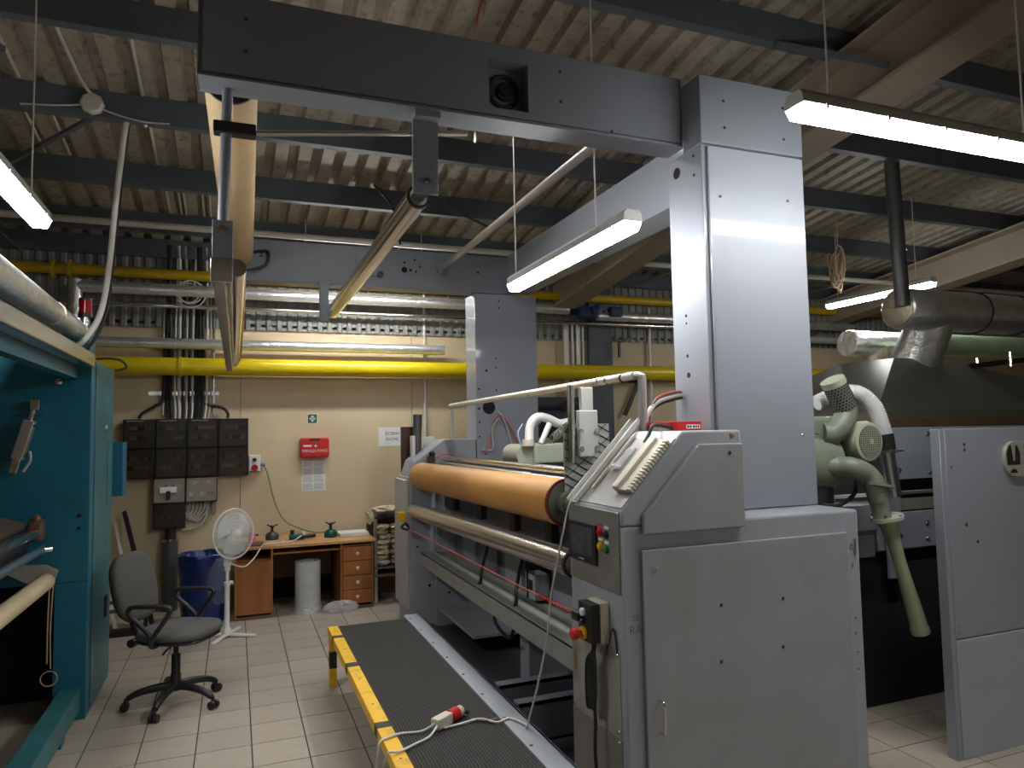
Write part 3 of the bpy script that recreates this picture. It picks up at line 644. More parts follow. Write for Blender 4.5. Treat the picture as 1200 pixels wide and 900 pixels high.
# ================================================================= OFFICE CHAIR
CH = thing('office_chair', 'grey upholstered swivel office chair with black armrests on the tiles', 'chair', (0, 0, 0))
def pad(w, d_, h, cx=0, cy=0, cz=0, M=None, pw=3.5, crown=.02):
    m = MB(); n = 28; rings = [(-.5, .93), (-.3, 1.0), (.1, 1.0), (.4, .95), (.5, .82)]; vs = []; fs = []
    M = M or Matrix.Identity(3)
    for (hz, k) in rings:
        for i in range(n):
            t = 2 * math.pi * i / n; c, s = math.cos(t), math.sin(t)
            u = w / 2 * k * math.copysign(abs(c) ** (2 / pw), c); v = d_ / 2 * k * math.copysign(abs(s) ** (2 / pw), s)
            vs.append(V(cx, cy, cz) + M @ V(u, v, hz * h))
    vs.append(V(cx, cy, cz) + M @ V(0, 0, h / 2 + crown)); vs.append(V(cx, cy, cz) + M @ V(0, 0, -h / 2))
    for r in range(len(rings) - 1):
        for i in range(n): fs.append((r * n + i, r * n + (i + 1) % n, (r + 1) * n + (i + 1) % n, (r + 1) * n + i))
    q = (len(rings) - 1) * n
    for i in range(n): fs.append((q + i, q + (i + 1) % n, len(vs) - 2)); fs.append(((i + 1) % n, i, len(vs) - 1))
    return m.add(vs, fs)
# chair local: +X is forward
st = pad(.47, .46, .06, .03, 0, .49, pw=3.2, crown=.012).build('seat', CHAIRF, CH, 60)
pad(.45, .44, .03, .03, 0, .452, pw=3.2, crown=0).build('seat_shell', DARK, st, 60)
bt = .23
Mb = Matrix.Rotation(-bt, 3, 'Y') @ Matrix(((0, 0, 1), (0, 1, 0), (-1, 0, 0)))
bk = pad(.46, .42, .055, -.295, 0, .775, Mb, 3.0, .015).build('backrest', CHAIRF, CH, 60)
pad(.43, .39, .03, -.325, 0, .768, Mb, 3.0, 0).build('back_shell', DARK, bk, 60)
tube([(-.06, 0, .43), (-.2, 0, .43), (-.275, 0, .47), (-.32, 0, .60), (-.34, 0, .70)], .028, 10).build('back_bracket', DARK, CH)
cyl((-.255, 0, .42), (-.255, -.10, .42), .028).build('adjuster_knob', DARK, CH)
box(-.15, .12, -.07, .07, .40, .44).build('mechanism', DARK, CH, bevel=.01)
tube([(.02, -.06, .41), (.03, -.16, .40), (.03, -.2, .385)], .007, 6).build('height_lever', DARK, CH)
MB().lathe([(.033, .12), (.033, .20), (.028, .20), (.028, .33), (.016, .33), (.016, .42)], (0, 0, 0)).build('gas_column', DARK, CH)
for s in (-1, 1):
    y = s * .265
    tube([(-.01, s * .2, .44), (-.01, y, .455), (-.02, y, .52), (-.07, y, .57), (-.15, y, .635), (-.165, y, .67), (-.14, y, .695), (-.05, y, .70), (.08, y, .70), (.115, y, .685), (.105, y, .65), (.04, y, .56), (.0, y, .50), (-.01, y, .455)], .015, 10, 5).build('armrest', DARK, CH)
ang0 = 3.109 + .471
for k in range(5):
    t = ang0 + k * 2 * math.pi / 5; c, s = math.cos(t), math.sin(t)
    tube([(0, 0, .125), (.10 * c, .10 * s, .125), (.22 * c, .22 * s, .105), (.285 * c, .285 * s, .075)], lambda q: .03 - .012 * q, 10).build('base_arm', DARK, CH)
    w = MB(); px, py = .30 * c, .30 * s
    for sg in (-1, 1): w.cyl((px - s * sg * .008, py + c * sg * .008, .027), (px - s * sg * .028, py + c * sg * .028, .027), .027, 16)
    w.cyl((px * .985, py * .985, .03), (px * .985, py * .985, .078), .011, 10); w.build('caster', DARK, CH)
MB().lathe([(.045, .10), (.045, .14), (.035, .15)], (0, 0, 0)).build('base_hub', DARK, CH)
CH.location = (-.36, 5.33, .001); CH.rotation_euler = (0, 0, math.radians(-27))

# ================================================================= DESK AND WHAT STANDS ON IT
DK = thing('writing_desk', 'orange-brown wooden desk with four drawers against the beige wall', 'desk', (.66, 7.8, 0))
box(-.02, 1.35, 7.40, 8.2, .665, .692).build('desk_top', WOODT, DK, bevel=.004)
box(.0, .018, 7.43, 8.17, .03, .665).build('side_panel', WOOD, DK); box(.332, .35, 7.43, 8.17, .03, .665).build('side_panel', WOOD, DK)
box(1.0, 1.018, 7.43, 8.17, .03, .665).build('side_panel', WOOD, DK); box(1.312, 1.33, 7.43, 8.17, .03, .665).build('side_panel', WOOD, DK)
box(.0, .35, 7.415, 7.432, .05, .55).build('cupboard_door', WOOD, DK, bevel=.003)
box(.018, .332, 7.45, 8.16, .55, .565).build('shelf', WOOD, DK); box(1.018, 1.312, 7.45, 8.16, .625, .637).build('shelf', WOOD, DK)
box(.35, 1.0, 7.44, 8.1, .60, .615).build('shelf', WOOD, DK)
box(0, 1.33, 8.15, 8.17, .03, .665).build('back_panel', VOID, DK)
box(.36, .99, 8.10, 8.12, .25, .60).build('modesty_panel', WOODD, DK)
for k in range(4):
    z = .055 + k * .143
    dd = box(1.022, 1.308, 7.415, 7.44, z, z + .136).build('drawer', WOOD, DK, bevel=.004)
    MB().lathe([(.008, 0), (.008, .012), (.018, .016), (.018, .024), (.010, .03)], (1.165, 7.415, z + .07), (0, -1, 0), 14).build('drawer_knob', KNOB, dd)
for (x0, x1) in [(0, .35), (1.0, 1.33)]: box(x0, x1, 7.43, 8.17, .0, .03).build('plinth', WOODD, DK)
ZT = .693
def burner(x, y, m, label, s=1.):
    t = thing('gas_burner', label, 'burner', (x, y, ZT), 'camping gas burners')
    MB().lathe([(.062 * s, 0), (.066 * s, .01), (.066 * s, .045 * s), (.05 * s, .07 * s), (.022 * s, .08 * s)], (x, y, ZT), n=22).build('gas_can', m, t)
    MB().lathe([(.02, 0), (.014, .02), (.014, .045), (.03, .055), (.03, .065)], (x, y, ZT + .078 * s)).build('burner_head', DARK, t)
    for k in range(3):
        q = 2.1 * k + .4
        MB().bar((x, y, ZT + .13 * s), (x + .06 * math.cos(q), y + .06 * math.sin(q), ZT + .15 * s), .008, .012).build('pan_support', DARK, t)
    return t
burner(.36, 7.85, GREYB, 'dark grey camping gas burner on the left half of the desk')
burner(.94, 7.75, TEALB, 'dark green camping gas burner in the middle of the desk top')
t = thing('hand_torch', 'green and black torch-like tool lying between the two gas burners', 'tool', (.62, 7.72, ZT))
cyl((.52, 7.72, ZT + .03), (.66, 7.70, ZT + .03), .03).build('tool_body', TEALB, t); cyl((.66, 7.70, ZT + .03), (.78, 7.72, ZT + .035), .022).build('tool_head', DARK, t)
cyl((.55, 7.72, ZT + .05), (.55, 7.72, ZT + .10), .02).build('tool_knob', DARK, t); MB().obox((.66, 7.66, ZT + .07), (.02, .02, .04)).build('white_clip', WHITE, t)
t = thing('pink_bottle', 'small pink bottle with black cap beside the fan on the desk', 'bottle', (.16, 7.66, ZT))
MB().lathe([(.035, 0), (.036, .07), (.028, .10), (.02, .12)], (.16, 7.66, ZT + .012)).build('bottle_body', PINK, t); MB().lathe([(.018, 0), (.016, .025)], (.16, 7.66, ZT + .132)).build('bottle_cap', DARK, t)
cyl((.18, 7.66, ZT + .09), (.22, 7.65, ZT + .08), .009).build('bottle_spout', DARK, t)
t = tag(box(.05, .27, 7.44, 7.70, ZT, ZT + .012).build('dark_tray', mat('dark_tray', (.05, .035, .03), .4), None, bevel=.003), 'flat dark tray under the pink bottle on the desk edge', 'tray')
t = thing('paper_stack', 'stack of white paper on the right end of the desk', 'paper', (1.18, 7.8, ZT))
for k in range(4): MB().obox((1.18 + random.uniform(-.01, .01), 7.78, ZT + .006 + .009 * k), (.30, .24, .0085), Matrix.Rotation(random.uniform(-.06, .06), 3, 'Z')).build('sheet', PAPER, t)
tag(tube([(.29, 7.62, ZT + .008), (.40, 7.66, ZT + .008), (.46, 7.55, ZT + .008)], .006, 6).build('white_lead', CABW), 'short white lead lying on the desk near the bottle', 'cable')
tag(MB().ball((.45, 7.58, ZT + .013), .013).build('white_ball', WHITE), 'tiny white ball on the desk top', 'ball')
tag(tube([(.285, 8.24, 1.45), (.33, 8.22, 1.35), (.40, 8.2, 1.05), (.50, 8.15, .85), (.66, 8.05, .76), (.80, 7.9, .73), (.88, 7.80, .74)], .007, 8).build('green_cable', mat('green_cable', (.16, .20, .11), .5)), 'thin green cable from the wall socket down to the desk', 'cable')
# fan cord
# ================================================================= STAND FAN
FN = thing('stand_fan', 'white pedestal fan standing in front of the desk', 'fan', (-.06, 6.9, 0))
fx, fy = -.06, 6.9
for k in range(4):
    t = math.pi / 4 + k * math.pi / 2 + .35
    MB().bar((fx, fy, .025), (fx + .26 * math.cos(t), fy + .26 * math.sin(t), .012), .035, .022).build('foot', WHITE, FN, bevel=.006)
MB().lathe([(.035, 0), (.035, .05), (.022, .07), (.022, .42), (.028, .43), (.028, .46), (.014, .46), (.014, .56), (.026, .56), (.026, .72), (.018, .74)], (fx, fy, .02)).build('pole', WHITE, FN)
MB().lathe([(.016, 0), (.016, .03)], (fx + .02, fy, .47), (1, -.3, 0)).build('height_knob', WHITE, FN)
box(fx - .035, fx + .035, fy - .035, fy + .035, .62, .74).build('control_box', WHITE, FN, bevel=.01)
nd = V(.64, -.77, .05).normalized(); hc_ = V(fx + .05, fy - .06, .905)
cyl(hc_ - nd * .13, hc_ - nd * .02, .05, r2=.058).build('motor', WHITE, FN)
ga = nd.orthogonal().normalized(); gb = nd.cross(ga)
gr = MB()
gr.torus(hc_, nd, .215, .008, 40, 6)
for k in range(64):
    t = 2 * math.pi * k / 64; r_ = ga * math.cos(t) + gb * math.sin(t)
    gr.tube([hc_ + r_ * .035 + nd * .05, hc_ + r_ * .13 + nd * .045, hc_ + r_ * .215], .0021, 4, 3)
    gr.tube([hc_ + r_ * .05 - nd * .06, hc_ + r_ * .14 - nd * .05, hc_ + r_ * .215], .0021, 4, 3)
for q in (.06, .09, .12, .15, .18): gr.torus(hc_ + nd * (.05 - .02 * (q > .14) - .012 * (q > .17)), nd, q, .0019, 36, 4)
gr.build('grille', WHITE, FN)
MB().lathe([(.04, 0), (.04, .008), (.03, .012)], hc_ + nd * .046, nd).build('grille_cap', WHITE, FN)
for k in range(3):
    t0 = 2 * math.pi * k / 3 + .5; vs = []; fs = []
    n_r, n_t = 5, 6
    for i in range(n_r):
        r_ = .03 + .15 * i / (n_r - 1)
        for j in range(n_t):
            t = t0 + (j / (n_t - 1) - .5) * (1.75 - .10 * i) + .12 * i
            vs.append(hc_ + (ga * math.cos(t) + gb * math.sin(t)) * r_ + nd * (.02 * (j / (n_t - 1) - .5)))
    nn = len(vs); vs += [v - nd * .004 for v in vs]
    for i in range(n_r - 1):
        for j in range(n_t - 1):
            q = (i * n_t + j, i * n_t + j + 1, (i + 1) * n_t + j + 1, (i + 1) * n_t + j); fs.append(q); fs.append(tuple(x + nn for x in reversed(q)))
    bd = [j for j in range(n_t)] + [i * n_t + n_t - 1 for i in range(1, n_r)] + [(n_r - 1) * n_t + j for j in range(n_t - 2, -1, -1)] + [i * n_t for i in range(n_r - 2, 0, -1)]
    for i in range(len(bd)): p, q = bd[i], bd[(i + 1) % len(bd)]; fs.append((p, q, q + nn, p + nn))
    MB().add(vs, fs).build('blade', mat('pale_fan_blade', (.70, .72, .74), .25, alpha=.85), FN)
cyl(hc_ - nd * .01, hc_ + nd * .025, .032).build('blade_hub', WHITE, FN)
tube([(fx + .03, fy - .03, .64), (.08, 6.9, .60), (.17, 7.1, .64), (.23, 7.32, .69), (.27, 7.45, .705), (.40, 7.52, .703), (.55, 7.6, .702), (.64, 7.66, .74)], .006, 8).build('power_cord', CABW, FN)

# ================================================================= BIN, FILM, RAGS
def crumple(mb, amp, seed=0):
    rnd = random.Random(seed); mb.v = [(x + rnd.uniform(-amp, amp), y + rnd.uniform(-amp, amp), z + rnd.uniform(-amp, amp)) for x, y, z in mb.v]; return mb
BN = thing('waste_bin', 'waste bin lined with a shiny blue plastic sack beside the desk', 'bin', (-.27, 7.55, 0))
pts = MB(); prof = [(.18, .0), (.195, .08), (.205, .16), (.21, .24), (.212, .32), (.216, .40), (.222, .48), (.228, .55), (.236, .60), (.238, .64), (.225, .655), (.205, .63), (.195, .55), (.19, .45), (.185, .3), (.0, .29)]
pts.lathe(prof, (-.275, 7.55, 0), n=48)
pts.v = [(-.275 + (x + .275) * (1 + .028 * math.sin(13 * math.atan2(y - 7.55, x + .275) + 9 * z) * (z + .2)), 7.55 + (y - 7.55) * (1 + .028 * math.sin(13 * math.atan2(y - 7.55, x + .275) + 9 * z) * (z + .2)), z) for x, y, z in pts.v]; crumple(pts, .005, 3); pts.build('liner', BLUEB, BN, 60)
cf = MB().lathe([(.05, 0), (.10, .08), (.12, .2), (.10, .34), (.06, .42)], (-.15, 7.40, .20), n=24); crumple(cf, .012, 5); cf.build('clear_bag', mat('thin_film', (.8, .8, .8), .12, 0, .05, 10, .5, 24, alpha=.14), BN, 60)
FR = thing('film_roll', 'upright roll of clear plastic film under the desk', 'roll', (.69, 7.55, 0))
m = MB().lathe([(.125, 0), (.126, .05), (.124, .2), (.126, .45), (.125, .50)], (.69, 7.55, 0), n=32); crumple(m, .002, 2); m.build('film', mat('frosted_film', (.62, .62, .60), .25, 0, .12, 5, .35, 20, alpha=.85), FR, 60)
MB()._ring(V(.69, 7.55, 0), V(0, 0, 1), .06, .01, .505, 24).build('core', CREAM, FR)
m = MB().lathe([(.16, 0), (.15, .012), (.14, .03), (.135, .05)], (.69, 7.55, .001), n=32); crumple(m, .008, 4); m.build('film_skirt', FILM, FR, 60)
m = MB()
rn = random.Random(11)
m.ball((.99, 7.36, .05), .17, .07, .055, 30, 16); crumple(m, .010, 8)
m.v = [(x, y, max(z, .002)) for x, y, z in m.v]
tag(m.build('plastic_bag', FILM, None, 50), 'crumpled clear plastic bag on the floor in front of the drawers', 'bag')
RK = thing('rag_shelf', 'open shelf rack stuffed with cleaning rags beside the desk', 'shelf', (1.62, 7.75, 0))
for (x, y) in [(1.37, 7.52), (1.37, 8.0), (1.95, 7.52), (1.95, 8.0)]: box(x - .015, x + .015, y - .015, y + .015, 0, .92).build('post', STEEL, RK)
for z in (.28, .36, .88): box(1.36, 1.96, 7.5, 8.02, z, z + .02).build('shelf_board', WOODD if z < .5 else DARK, RK)
box(1.36, 1.96, 8.0, 8.02, .0, .9).build('back_board', WOODD, RK)
def rag(c, r, m, label, seed, flat=.45):
    mb = MB(); mb.ball((0, 0, 0), 1, 1, 1, 26, 16); rnd = random.Random(seed)
    k = [(rnd.uniform(2, 6), rnd.uniform(2, 6), rnd.uniform(0, 6)) for _ in range(5)]
    out = []
    for x, y, z in mb.v:
        w = 1 + .16 * sum(math.sin(a * x * 2.2 + b * y * 2.2 + p + z * 3) for a, b, p in k) / 1.6
        out.append((c[0] + x * r[0] * w, c[1] + y * r[1] * w, c[2] + z * r[2] * w))
    mb.v = out; return tag(mb.build('cleaning_rag', m, None, 50), label, 'rag', 'cleaning rags on the rack')
k = 0
rr = random.Random(5)
names = ['lowest', 'second lowest', 'third', 'middle', 'fifth', 'sixth', 'second highest', 'highest']
for lay in range(8):
    for c_ in range(3):
        x = 1.45 + c_ * .16 + rr.uniform(-.02, .02); z = .424 + lay * .052
        rag((x, 7.56 + rr.uniform(-.015, .02), z), (.072, .085, .027), RAGW if lay == 0 or (lay == 3 and c_ == 1) else RAG, 'folded cream rag in the pile, %s layer, %s' % (names[lay], ['nearest the desk', 'middle of the rack', 'nearest the machine'][c_]), 10 * lay + c_)
m = rag((1.52, 7.66, .955), (.17, .13, .038), RAG, 'cream cloth draped loosely over the top of the rack', 99)
m = rag((1.30, 7.47, .91), (.035, .05, .07), RAG, 'corner of cream cloth hanging off the rack top beside the desk', 98)
# leaning boards and dark jacket beside the teal machine
t = thing('leaning_board', 'long pale wooden batten leaning on the wall behind the chair', 'board', (-1.0, 7.9, 0))
MB().bar((-.84, 7.5, .0), (-1.12, 8.2, .92), .05, .03, (1, 0, .2)).build('batten', CREAM, t)
t = thing('leaning_board', 'dark wooden batten leaning behind the chair near the teal machine', 'board', (-.95, 7.9, 0))
MB().bar((-.70, 7.5, .0), (-1.04, 8.18, 1.02), .06, .04, (1, 0, .2)).build('batten', DARK, t)
MB().bar((-1.02, 7.6, .0), (-1.27, 8.2, .66), .05, .03, (1, 0, .2)).build('batten', CREAM, t)
t = thing('low_pallet', 'low dark metal rack on the floor behind the office chair', 'rack', (-.9, 7.6, 0))
for z in (.04, .22, .30): MB().bar((-1.3, 7.35, z), (-.72, 7.35, z), .03, .03).build('rack_bar', DARK if z < .1 else PURL, t)
for x in (-1.25, -.75): box(x - .015, x + .015, 7.335, 7.365, 0, .32).build('rack_post', DARK, t)
box(-1.3, -.72, 7.30, 7.43, .0, .05).build('rack_base', DARK, t)

# ================================================================= WALL: SIGNS, FIRST AID, ELECTRICS
YS = YB - .013
t = thing('first_aid_box', 'red first aid box on the beige wall above the desk', 'first aid box', (.82, YS, 1.51))
box(.67, .98, YS - .10, YS, 1.515, 1.735).build('case', RED, t, bevel=.02)
box(.77, .88, YS - .104, YS - .10, 1.70, 1.725).build('handle', DARK, t, bevel=.002)
MB().lathe([(.022, 0), (.022, .001)], (.832, YS - .10, 1.645), (0, -1, 0), 24).build('cross_disc', DARK, t)
MB().box(.814, .85, YS - .1025, YS - .1012, 1.641, 1.649).box(.828, .836, YS - .1025, YS - .1012, 1.627, 1.663).build('white_cross', WHITE, t)
box(.70, .79, YS - .102, YS - .10, 1.636, 1.656).build('white_strip', WHITE, t)
text('PIERWSZA POMOC', 'case_lettering', WHITE, t, (.825, YS - .1015, 1.588), .042, sx=.78)
t = thing('notice_sheet', 'printed notice sheet under the red first aid box', 'notice', (.82, YS, 1.14))
box(.69, .95, YS - .003, YS, 1.14, 1.51).build('sheet', PAPER, t)
k = 0
for x0, x1 in ((.705, .815), (.825, .935)):
    for j in range(26):
        if j in (6, 13, 20): continue
        e = random.uniform(0, .02)
        box(x0, x1 - e, YS - .0036, YS - .003, 1.158 + j * .0122, 1.158 + j * .0122 + .006).build('text_line', PAPERG, t)
box(.70, .94, YS - .0036, YS - .003, 1.478, 1.50).build('heading_bar', mat('pink_print', (.5, .28, .30), .7), t)
t = thing('first_aid_sign', 'small green square sign with white cross above the first aid box', 'sign', (.807, YS, 1.95))
box(.75, .864, YS - .004, YS, 1.893, 2.007).build('backing', WHITE, t); box(.757, .857, YS - .0045, YS - .004, 1.90, 2.0).build('green_field', SIGNG, t)
MB().box(.775, .839, YS - .0055, YS - .0045, 1.938, 1.962).box(.795, .819, YS - .0055, YS - .0045, 1.918, 1.982).build('white_cross', WHITE, t)
t = thing('paper_sign', 'white paper sign with black lettering on the wall above the rags', 'sign', (1.69, YS, 1.73))
box(1.55, 1.85, YS - .003, YS, 1.62, 1.84).build('sheet', PAPER, t)
text('ŚCIERKI', 'sign_lettering', DARK, t, (1.71, YS - .0035, 1.765), .047, ext=.0009); text('SUCHE', 'sign_lettering', DARK, t, (1.71, YS - .0035, 1.70), .047, ext=.0009)
t = thing('wall_socket', 'white wall socket with red outlet beside the fuse boxes', 'socket', (.19, YS, 1.38))
box(.135, .255, YS - .07, YS, 1.385, 1.56).build('socket_body', WHITE, t, bevel=.008)
MB().lathe([(.034, 0), (.034, .03), (.026, .03), (.026, .01)], (.195, YS - .07, 1.425), (0, -1, 0)).build('red_outlet', RED, t)
MB().lathe([(.02, 0), (.02, .02)], (.195, YS - .07, 1.51), (0, -1, 0)).build('switch_knob', DARK, t)
cyl((.255, YS - .04, 1.46), (.30, YS - .04, 1.455), .022).build('plug', mat('blue_grey_plug', (.12, .2, .25), .4), t)
EB = thing('fuse_board', 'bank of smoked fuse boxes on the beige wall left of the desk', 'fuse board', (-.47, YS, .83))
def ebox(x0, x1, z0, z1, cover, brk):
    b = box(x0 + .003, x1 - .003, YS - .08, YS, z0 + .003, z1 - .003).build('fuse_box', BOXG, EB, bevel=.006)
    for r in brk:
        for q in range(7):
            xx = x0 + .035 + q * (x1 - x0 - .07) / 7
            box(xx, xx + (x1 - x0 - .07) / 7 - .004, YS - .092, YS - .08, z0 + r, z0 + r + .04).build('breaker', random.choice([DARK, BOXG, WOODT, CREAM]), b)
    box(x0 + .008, x1 - .008, YS - .15, YS - .098, z0 + .008, z1 - .008).build('box_cover', cover, b, bevel=.008)
    MB().box(x0 + .002, x1 - .002, YS - .10, YS - .08, z0 + .001, z0 + .012).box(x0 + .002, x1 - .002, YS - .10, YS - .08, z1 - .012, z1 - .001).box(x0 + .001, x0 + .012, YS - .10, YS - .08, z0, z1).box(x1 - .012, x1 - .001, YS - .10, YS - .08, z0, z1).build('box_rim', DARK, b)
for i in range(4):
    for j in range(2): ebox(-1.07 + .3 * i, -.77 + .3 * i, 1.35 + .305 * (1 - j), 1.655 + .305 * (1 - j), SMOKE, (.09, .19))
ebox(-.785, -.48, 1.09, 1.35, CLEARC, (.15,)); ebox(-.785, -.48, .83, 1.09, SMOKE, (.1,)); ebox(-.48, -.175, 1.09, 1.35, CLEARC, (.06, .18))
box(-.72, -.56, YS - .16, YS - .1505, 1.20, 1.26).build('main_switch', WHITE, EB, bevel=.005); box(-.66, -.62, YS - .17, YS - .1505, 1.13, 1.22).build('switch_lever', DARK, EB, bevel=.004)
for x in (-.95, -.65, -.35): box(x - .08, x + .08, YS - .152, YS - .1505, 1.935, 1.945).build('box_tag', BOXG, EB)
for k in range(6):
    x = -.44 + .035 * k
    tube([(x, YS - .05, 1.09), (x - .01, YS - .06, 1.0), (x - .06 - .01 * k, YS - .08, .94 - .01 * k), (-.46, YS - .05, .90 + .012 * k)], .008, 6).build('cable', CABG, EB)
tube([(-.30, YS - .05, 1.09), (-.28, YS - .06, .95), (-.36, YS - .08, .83), (-.5, YS - .06, .80)], .010, 6).build('cable', CABG, EB)
box(-.225, -.185, YS - .06, YS, .96, 1.09).build('cable_gland', BOXG, EB)
t = thing('floor_conduit', 'dark grey vertical conduit pipe from the fuse boxes to the floor', 'conduit', (-.62, YS - .08, 0))
cyl((-.62, YS - .09, 0), (-.62, YS - .09, .72), .075, n=20).build('pipe', DUCTG, t); MB()._ring(V(-.62, YS - .09, .70), V(0, 0, 1), .08, .01, .03, 20).build('collar', STEEL, t)
cyl((-.62, YS - .09, .72), (-.62, YS - .09, .83), .055, n=16).build('bellows', DARK, t)
CBB = thing('cable_bundle', 'bundle of black and white cables rising from the fuse boxes to the roof', 'cables', (-.45, YS, 1.97))
rr = random.Random(2)
spec = [(-.68, CABLE, .016), (-.645, CABLE, .02), (-.60, CABW, .010), (-.56, CABW, .016), (-.525, CABLE, .010), (-.49, CABG, .014), (-.465, CABLE, .010), (-.43, CABW, .012), (-.395, CABLE, .016), (-.365, CABLE, .022), (-.33, CABLE, .018), (-.29, CABW, .012), (-.25, CABG, .008)]
for i, (x, m, r) in enumerate(spec):
    tube([(x * .9 - .05, YS - .07, 1.965), (x * .95 - .02, YS - .06, 2.07), (x, YS - .045, 2.25), (x, YS - .045, 2.8), (x + rr.uniform(-.02, .02), YS - .06, 3.3), (x + rr.uniform(-.03, .03), YS - .08, 3.8)], r, 6, 3).build('cable', m, CBB)
tube([(-.93, YS - .06, 1.965), (-.90, YS - .06, 2.02), (-.78, YS - .06, 2.10), (-.71, YS - .05, 2.20), (-.70, YS - .05, 2.8)], .016, 8).build('cable', CABLE, CBB)
tube([(-.08, YS - .06, 1.965), (-.08, YS - .06, 2.02), (-.14, YS - .06, 2.08), (-.28, YS - .05, 2.11), (-.33, YS - .05, 2.2), (-.33, YS - .045, 2.8)], .016, 8).build('cable', CABLE, CBB)
for x in (-.71, -.22): box(x - .008, x + .008, YS - .02, YS, 2.0, 3.85).build('tray_rail', STEEL, CBB)
box(-.85, -.17, YS - .03, YS, 2.21, 2.25).build('cable_rail', STEEL, CBB)
tag(MB().torus((-.45, 8.0, 3.27), (0, 1, .1), .12, .006).torus((-.46, 7.995, 3.26), (.1, 1, .1), .10, .006).torus((-.44, 8.005, 3.25), (.1, 1, 0), .14, .006).build('cable_coil', CABW), 'coil of white cable hanging in front of the cable bundle', 'cable')

# pipes along the wall
def wallpipe(nm, label, x0, x1, y, z, r, m, bands=()):
    t = thing(nm, label, 'pipe', ((x0 + x1) / 2, y, z))
    cyl((x0, y, z), (x1, y, z), r, n=24).build('pipe_run', m, t)
    for x in bands: MB()._ring(V(x, y, z), V(1, 0, 0), r + (.04 if m is YELD else .012), .03 if m is YELD else .014, .03, 24).build('pipe_band', m, t)
    for x in (-2.0, 1.55, 4.9, 7.6):
        if x0 < x < x1: cyl((x, y + r, z), (x, YB - (.014 if z < 2.9 else .055), z), .012, n=8).build('pipe_bracket', STEEL, t)
    return t
wallpipe('gas_pipe', 'thick yellow pipe running along the back wall, lower of two', -3.5, 9, 8.08, 2.50, .092, YEL, (-.55,))
wallpipe('gas_pipe', 'thin old yellow pipe running along the back wall under the roof', -3.5, 12, 8.08, 3.46, .055, YELD, (-1.70, -1.56))
wallpipe('insulated_pipe', 'foil wrapped pipe just above the thick yellow pipe', -1.38, 2.3, 8.1, 2.74, .056, ALU)
wallpipe('steel_pipe', 'thin bare steel pipe below the upper foil pipe on the wall', -1.4, 8, 8.08, 3.13, .026, CHROME)
t = wallpipe('insulated_pipe', 'upper foil wrapped pipe along the wall below the thin yellow pipe', -1.46, 3.9, 8.0, 3.28, .062, ALU)
cyl((-1.48, 8.0, 2.75), (-1.48, 8.0, 3.34), .062).build('pipe_drop', ALU, t)
wallpipe('insulated_pipe', 'foil wrapped pipe beyond the blue valve, right of the far column', 4.3, 8.6, 8.0, 3.22, .06, ALU, (5.6,))
wallpipe('steel_pipe', 'grey pipe under the foil pipe at the right of the back wall', 6.5, 12, 8.05, 3.02, .05, mat('grey_pipe', (.40, .42, .40), .4))
wallpipe('steel_pipe', 'brown conduit pipe hanging below the roof purlin along the wall', -3, 12, 6.95, 3.66, .03, CREAMP)
t = thing('pipe_valve', 'blue motor valve on the wall pipe right of the far column', 'valve', (4.1, 7.95, 3.25))
box(4.0, 4.25, 7.85, 7.98, 3.17, 3.31).build('valve_body', BLUEV, t, bevel=.02); MB().lathe([(.07, 0), (.07, .03), (.04, .04)], (4.22, 7.85, 3.27), (0, -1, 0)).build('valve_wheel', BLUEV, t); cyl((3.85, 8.0, 3.28), (4.4, 8.0, 3.24), .05).build('valve_pipe', DARK, t)
box(4.45, 4.62, 7.88, 8.0, 3.2, 3.33).build('valve_body', BLUEV, t, bevel=.02)
t = thing('wall_duct', 'vertical white conduit pipe on the wall behind the gantry', 'conduit', (2.1, 8.24, 1.0))
cyl((2.1, 8.25, 1.0), (2.1, 8.25, 3.9), .018, n=10).build('pipe', CREAMP, t)
t = thing('pipe_stack', 'group of pale vertical pipes on the wall right of the far column', 'pipes', (4.1, 8.15, 0))
for x, r, m in [(3.96, .035, CREAMP), (4.05, .018, WHITE), (4.13, .03, CREAMP), (4.20, .016, WHITE)]: cyl((x, 8.21, 0), (x, 8.21, 3.18), r, n=14).build('pipe', m, t)
tag(box(4.28, 4.62, 8.185, 8.245, 0, 3.62).build('steel_post', PURL, None, bevel=.004), 'dark steel stanchion against the wall beside the pale vertical pipes', 'post')
t = thing('wall_duct', 'pale vertical conduit pipe on the wall right of the hanging crank', 'conduit', (5.22, 8.24, 0))
cyl((5.22, 8.23, 0), (5.22, 8.23, 3.4), .025, n=10).build('pipe', CREAMP, t)
t = thing('hanging_crank', 'small black crank hanging below the steel pipe', 'crank', (4.75, 8.0, 2.8))
cyl((4.80, 8.08, 3.10), (4.80, 8.08, 2.97), .01, n=8).build('hook', DARK, t); MB().bar((4.86, 8.08, 2.97), (4.66, 8.08, 2.90), .02, .03).build('arm', DARK, t); MB().bar((4.66, 8.08, 2.91), (4.66, 8.08, 2.70), .02, .03, (1, 0, 0)).build('arm', DARK, t)
t = thing('wall_bracket', 'dark steel bracket bar slanting on the wall behind the rail', 'bracket', (4.9, 8.2, 2.2))
MB().bar((4.80, 8.22, 1.95), (5.02, 8.22, 2.38), .05, .03, (0, -1, 0)).build('strut', DARK, t); MB().bar((4.72, 8.22, 2.40), (5.08, 8.22, 2.40), .05, .03).build('arm', DARK, t)
t = thing('compressor_tank', 'dark round tank with a black gauge behind the far column', 'tank', (3.55, 7.6, 0))
cyl((3.2, 7.6, 1.85), (3.95, 7.6, 1.85), .17, n=24).build('tank', GREYB, t); cyl((3.55, 7.45, 2.04), (3.55, 7.38, 2.04), .06).build('gauge', DARK, t)
